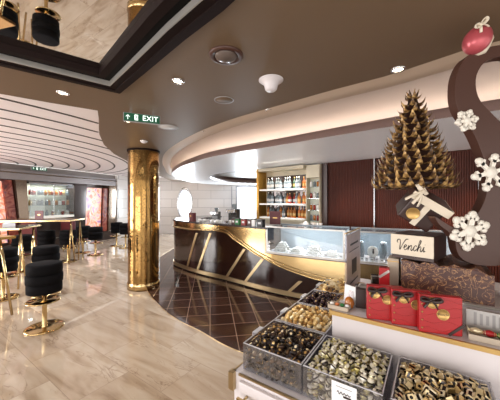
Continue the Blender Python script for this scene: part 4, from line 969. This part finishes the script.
def flake(px, py, r, label, rot=0, kind=0):
    x, z = (px-250)/F*(CY-.02)-1.1, H-(py-200)/F*(CY-.02)-zb; b = MB(); b.m('snow')
    R = Euler((PI/2,0,0))
    for k in range(6):
        a = rot+k*PI/3; c, s = math.cos(a), math.sin(a)
        b.box((x+c*r*.42, -.018, z+s*r*.42), (r*.84,.011,r*(.27 if kind == 0 else .2)), Euler((0,-a,0)))
        b.cyl((x+c*r*.86,-.012,z+s*r*.86), r*(.2 if kind == 0 else .18), .012, 8, R)
        for sg in (-1,1):
            a2 = a+sg*.27; d = r*.72 if kind == 0 else r*.72
            if kind != 2: b.cyl((x+math.cos(a2)*d,-.012,z+math.sin(a2)*d), r*(.12 if kind == 1 else .16), .0115, 6, R)
            else: b.box((x+c*r*.6+math.cos(a+sg*1.05)*r*.12,-.018,z+s*r*.6+math.sin(a+sg*1.05)*r*.12),(r*.3,.011,r*.13),Euler((0,-(a+sg*1.05),0)))
    b.cyl((x,-.012,z), r*.34, .0125, 6, R)
    b.build('snowflake', parent=sc_, label=label)
flake(467,120.5,.052,'small lumpy white snowflake on the upper bend',.2,0); flake(491,172.5,.09,'large white snowflake with round tips at the right',.26,2); flake(470,231,.092,'largest lumpy snowflake on the scroll foot',.35,0)
# ornament ball
oe = empty('chocolate_bauble', (1.075,1.25,H+(200-55)/F*1.25), 'rose red chocolate bauble with cream bow on top of the scroll', 'bauble')
o = MB().m('ball').lathe([(.075*math.sin(PI*k/16), -.075*math.cos(PI*k/16)) for k in range(17)], (0,0,.078), 32, Euler((0,.5,0)), sx=.82, sy=.82).build('ball', parent=oe)
b = MB().m('cream'); R = Euler((0,.5,0)).to_matrix()
b.lathe([(.0,-.079),(.035,-.07),(.062,-.042),(.0655,0),(.062,.042),(.035,.072),(0,.08)], (.022,.012,.08), 32, Euler((0,.5,0)), sx=.95, sy=.5); b.build('cream_band', parent=oe)
bo = bow(oe, 0, -.0, 0, .032, 'cream'); bo.location = (-.03,-.055,.122); bo.rotation_euler = (0,-.65,0)

oe.scale = (.9,.9,.9)
# grey printed box with sweets window
for k, (u, lab) in enumerate([(.885,'pale grey printed box with a window of wrapped sweets beside the red boxes'),]):
    e = empty('sweet_gift_box', sp(u,.352,.981), lab, 'gift box', rz=STAND_A)
    MB().m('cardboard').box((.2,.05,.003),(.4,.11,.006)).box((.2,-.004,.013),(.4,.003,.022)).box((.002,.05,.012),(.004,.11,.022)).build('tray', parent=e)
    MB().m('cardboard').box((.2,.1,.047),(.4,.01,.092)).build('back_board', parent=e)
    MB().m('greyprint').box((.2,.093,.05),(.4,.004,.088)).build('printed_panel', parent=e)
    b = MB().m('grey')
    for j in range(9): b.box((.03+.02*j,.0905,.058),(.010,.0008,.055-.008*(j%3)))
    b.build('small_print', parent=e)
    b = MB().m('ink')
    b.tube(catmull([(.22,.0905,.066),(.235,.0905,.08),(.242,.0905,.06),(.25,.0905,.078),(.262,.0905,.062),(.27,.0905,.074),(.28,.0905,.064)],4),.0018,5); b.box((.25,.0905,.054),(.05,.0008,.004)); b.build('dark_lettering', parent=e)
    for j in range(9):
        o = MB().m(['foil_gold','red','green_t'][j%3]).lathe([(0,-.016),(.006,-.014),(.011,0),(.006,.014),(0,.016)], n=10, rot=Euler((0,PI/2,0))).m('foil_gold').lathe([(.003,.014),(.008,.021)], n=8, rot=Euler((0,PI/2,0))).lathe([(.008,-.021),(.003,-.014)], n=8, rot=Euler((0,PI/2,0))).build('wrapped_sweet')
        o.scale=(1.35,1.35,1.35); o.location = sp(u+.028+.042*j, .352+.045, .981+.023); o.rotation_euler.z = STAND_A
        tag(o, '%s wrapped sweet in the window of the grey printed box' % ['gold','red','green'][j%3], 'sweet', '%s sweets in the grey box window' % ['gold','red','green'][j%3])

# clear sign holder
e = empty('sign_holder', sp(.355,.50,.981), 'tall clear acrylic sign holder seen edge on at the stand corner', 'sign', rz=STAND_A+PI/2)
MB().m('acr').box((.19,0,.19),(.38,.006,.375)).build('acrylic_sheet', parent=e)
MB().m('violet').box((.19,-.005,.195),(.35,.0015,.34)).build('poster', parent=e)
MB().m('gold').box((.19,-.0005,.377),(.38,.012,.004)).build('gold_edge', parent=e); MB().m('gold').box((.19,0,.0025),(.38,.06,.004)).build('foot', parent=e)
MB().m('ink').box((.19,-.0065,.30),(.2,.0008,.012)).box((.19,-.0065,.26),(.24,.0008,.005)).box((.19,-.0065,.16),(.12,.0008,.09)).box((.19,-.0065,.07),(.2,.0008,.01)).build('printed_words', parent=e)
# small cards, tray and ribboned boxes at the riser's left end
x, y = pz(350,304,.982); e = empty('card_holder', (x,y,.981), 'small pale slanted card holder before the dark ribboned box', 'card', rz=math.radians(-55))
MB().m('paper').box((0,0,.05),(.07,.004,.1),Euler((-.15,0,0))).build('card', parent=e); MB().m('acr2').box((0,0,.004),(.075,.03,.008)).build('foot', parent=e); MB().m('band').box((.008,-.004,.06),(.025,.001,.03),Euler((-.15,0,0))).build('blue_print', parent=e)
x, y = pz(338,309,.982); e = empty('sample_tray', (x+.01,y+.01,.981), 'small kraft tray of coloured sweets at the riser left end', 'tray', rz=STAND_A)
MB().m('cardboard').box((0,0,.004),(.1,.06,.006)).box((0,-.03,.012),(.1,.003,.02)).box((0,.03,.012),(.1,.003,.02)).box((-.05,0,.012),(.003,.06,.02)).box((.05,0,.012),(.003,.06,.02)).build('tray', parent=e)
for j, mm in enumerate(['dishw','orangeb','green_t','paper']):
    o = MB().m(mm).lathe([(0,-.01),(.009,-.006),(.012,0),(.009,.006),(0,.01)], n=12).build('sweet'); o.location = (e.location.x-.032+.022*j, e.location.y+.018-.013*j, .981+.02)
    tag(o, '%s sweet in the small kraft tray' % ['glossy white','orange','green','matt white'][j], 'sweet')
def ribboned(u, v, w, d, h, m, rib, label, z=.981):
    e = empty('ribboned_box', sp(u,v,z), label, 'gift box', rz=STAND_A+.25)
    MB().m(m).box((w/2,d/2,h/2),(w,d,h)).build('box', parent=e, bevel=.003); MB().m(rib).box((w/2,d/2,h/2),(.02,d+.004,h+.004)).box((w/2,d/2,h*.5),(w+.004,.02,h+.003)).build('ribbon', parent=e)
    bow(e, w/2, d/2-.01, h+.008, .035, rib); return e
ribboned(.43,.42,.12,.1,.10,'dchoc','silverp','dark brown box with silver ribbon left of the red boxes')
ribboned(.48,.60,.16,.1,.12,'smoke','silverp','wide smoky box with silver ribbon behind the dark brown one')
e = empty('tall_red_box', sp(.555,.50,.981), 'narrow upright red box with white diagonal ribbon behind gift boxes', 'gift box', rz=STAND_A+.1)
MB().m('red').box((0,.02,.105),(.05,.04,.21)).build('box', parent=e, bevel=.003); MB().m('silverp').box((0,-.002,.18),(.062,.002,.012),Euler((0,-.7,0))).build('ribbon', parent=e)
o = MB().m('amber').lathe([(0,0),(.02,0),(.026,.02),(.02,.045),(.008,.055),(0,.056)], n=14).build('amber_ornament'); q = sp(.40,.41,.981); o.location = q; tag(o, 'amber coloured wrapped sweet beside the dark ribboned box', 'sweet')
# things at the far right behind the block
e = empty('tan_gift_box', sp(1.06,.66,1.079), 'tan box with black ribbon behind the block at right edge', 'gift box', rz=STAND_A)
MB().m('wood').box((.07,.04,.09),(.14,.08,.18)).build('box', parent=e, bevel=.003); MB().m('ribbon').box((.07,-.001,.05),(.15,.003,.012),Euler((0,-.5,0))).build('ribbon', parent=e)

ge.scale = (1.3,1.3,1.3)
# ------------------------------------------------------------------ light
w = bpy.data.worlds.new('world'); bpy.context.scene.world = w; w.use_nodes = True; nt = w.node_tree
bg = nt.nodes['Background']; bg.inputs[0].default_value = (1,.95,.90,1); bg.inputs[1].default_value = 1.25
def area(name, loc, rot, sx, sy, en, c):
    l = bpy.data.lights.new(name, 'AREA'); l.shape = 'RECTANGLE'; l.size = sx; l.size_y = sy; l.energy = en; l.color = c
    o = bpy.data.objects.new(name, l); col.objects.link(o); o.location = loc; o.rotation_euler = rot; o['kind'] = 'structure'; return o
area('fill_light', (-4.5,-2.2,1.0), (math.radians(112),0,math.radians(-8)), 5, 1.5, 100, (1,.95,.93))  # unseen uplight added behind the view to brighten the white ceiling
area('fill_light', (-8.2,2.8,1.3), (math.radians(100),0,math.radians(-62)), 3.5, 1.8, 260, (1,.96,.95))  # added side fill for the dining area, out of view
area('fill_light', (1.5,-2.6,1.3), (math.radians(95),0,math.radians(-5)), 4, 1.6, 25, (1,.95,.9))  # weak front fill added behind the view
for x, y, z, en in ((.6,5.2,2.22,45),(1.6,4.2,2.22,30),(-.6,5.9,2.22,40),(-1.2,8.2,2.22,60),(-3.6,4.6,2.5,90),(-4.8,6.4,2.5,90),(-3.6,7.6,2.5,90),(-4.2,10,2.5,60),(-2.6,3.2,2.4,50),(-1.0,3.6,2.4,40),(.3,2.2,2.4,20)):  # spots without fittings, added to brighten bar, dining floor and ceilings
    l = bpy.data.lights.new('fill_spot','SPOT'); l.energy = en; l.spot_size = 2.0; l.spot_blend = .8; l.color = (.95,.96,1); l.shadow_soft_size = .08
    o = bpy.data.objects.new('fill_spot', l); col.objects.link(o); o.location = (x,y,z); o['kind'] = 'structure'
sc = bpy.context.scene
cam = bpy.data.cameras.new('camera'); cam.lens = F/500*36; cam.sensor_width = 36; cam.clip_start = .02
co = bpy.data.objects.new('camera', cam); col.objects.link(co); co.location = (0,0,H); co.rotation_euler = (PI/2,0,0); sc.camera = co
sc.view_settings.view_transform = 'Standard'; sc.view_settings.look = 'None'; sc.view_settings.gamma = 1; sc.view_settings.use_curve_mapping = False
sc.view_settings.exposure = 0.35
sc.cycles.max_bounces = 10; sc.cycles.diffuse_bounces = 4; sc.cycles.transparent_max_bounces = 16; sc.cycles.sample_clamp_indirect = 6; sc.cycles.use_denoising = True
for o in bpy.data.objects:
    if 'used' in o: del o['used']
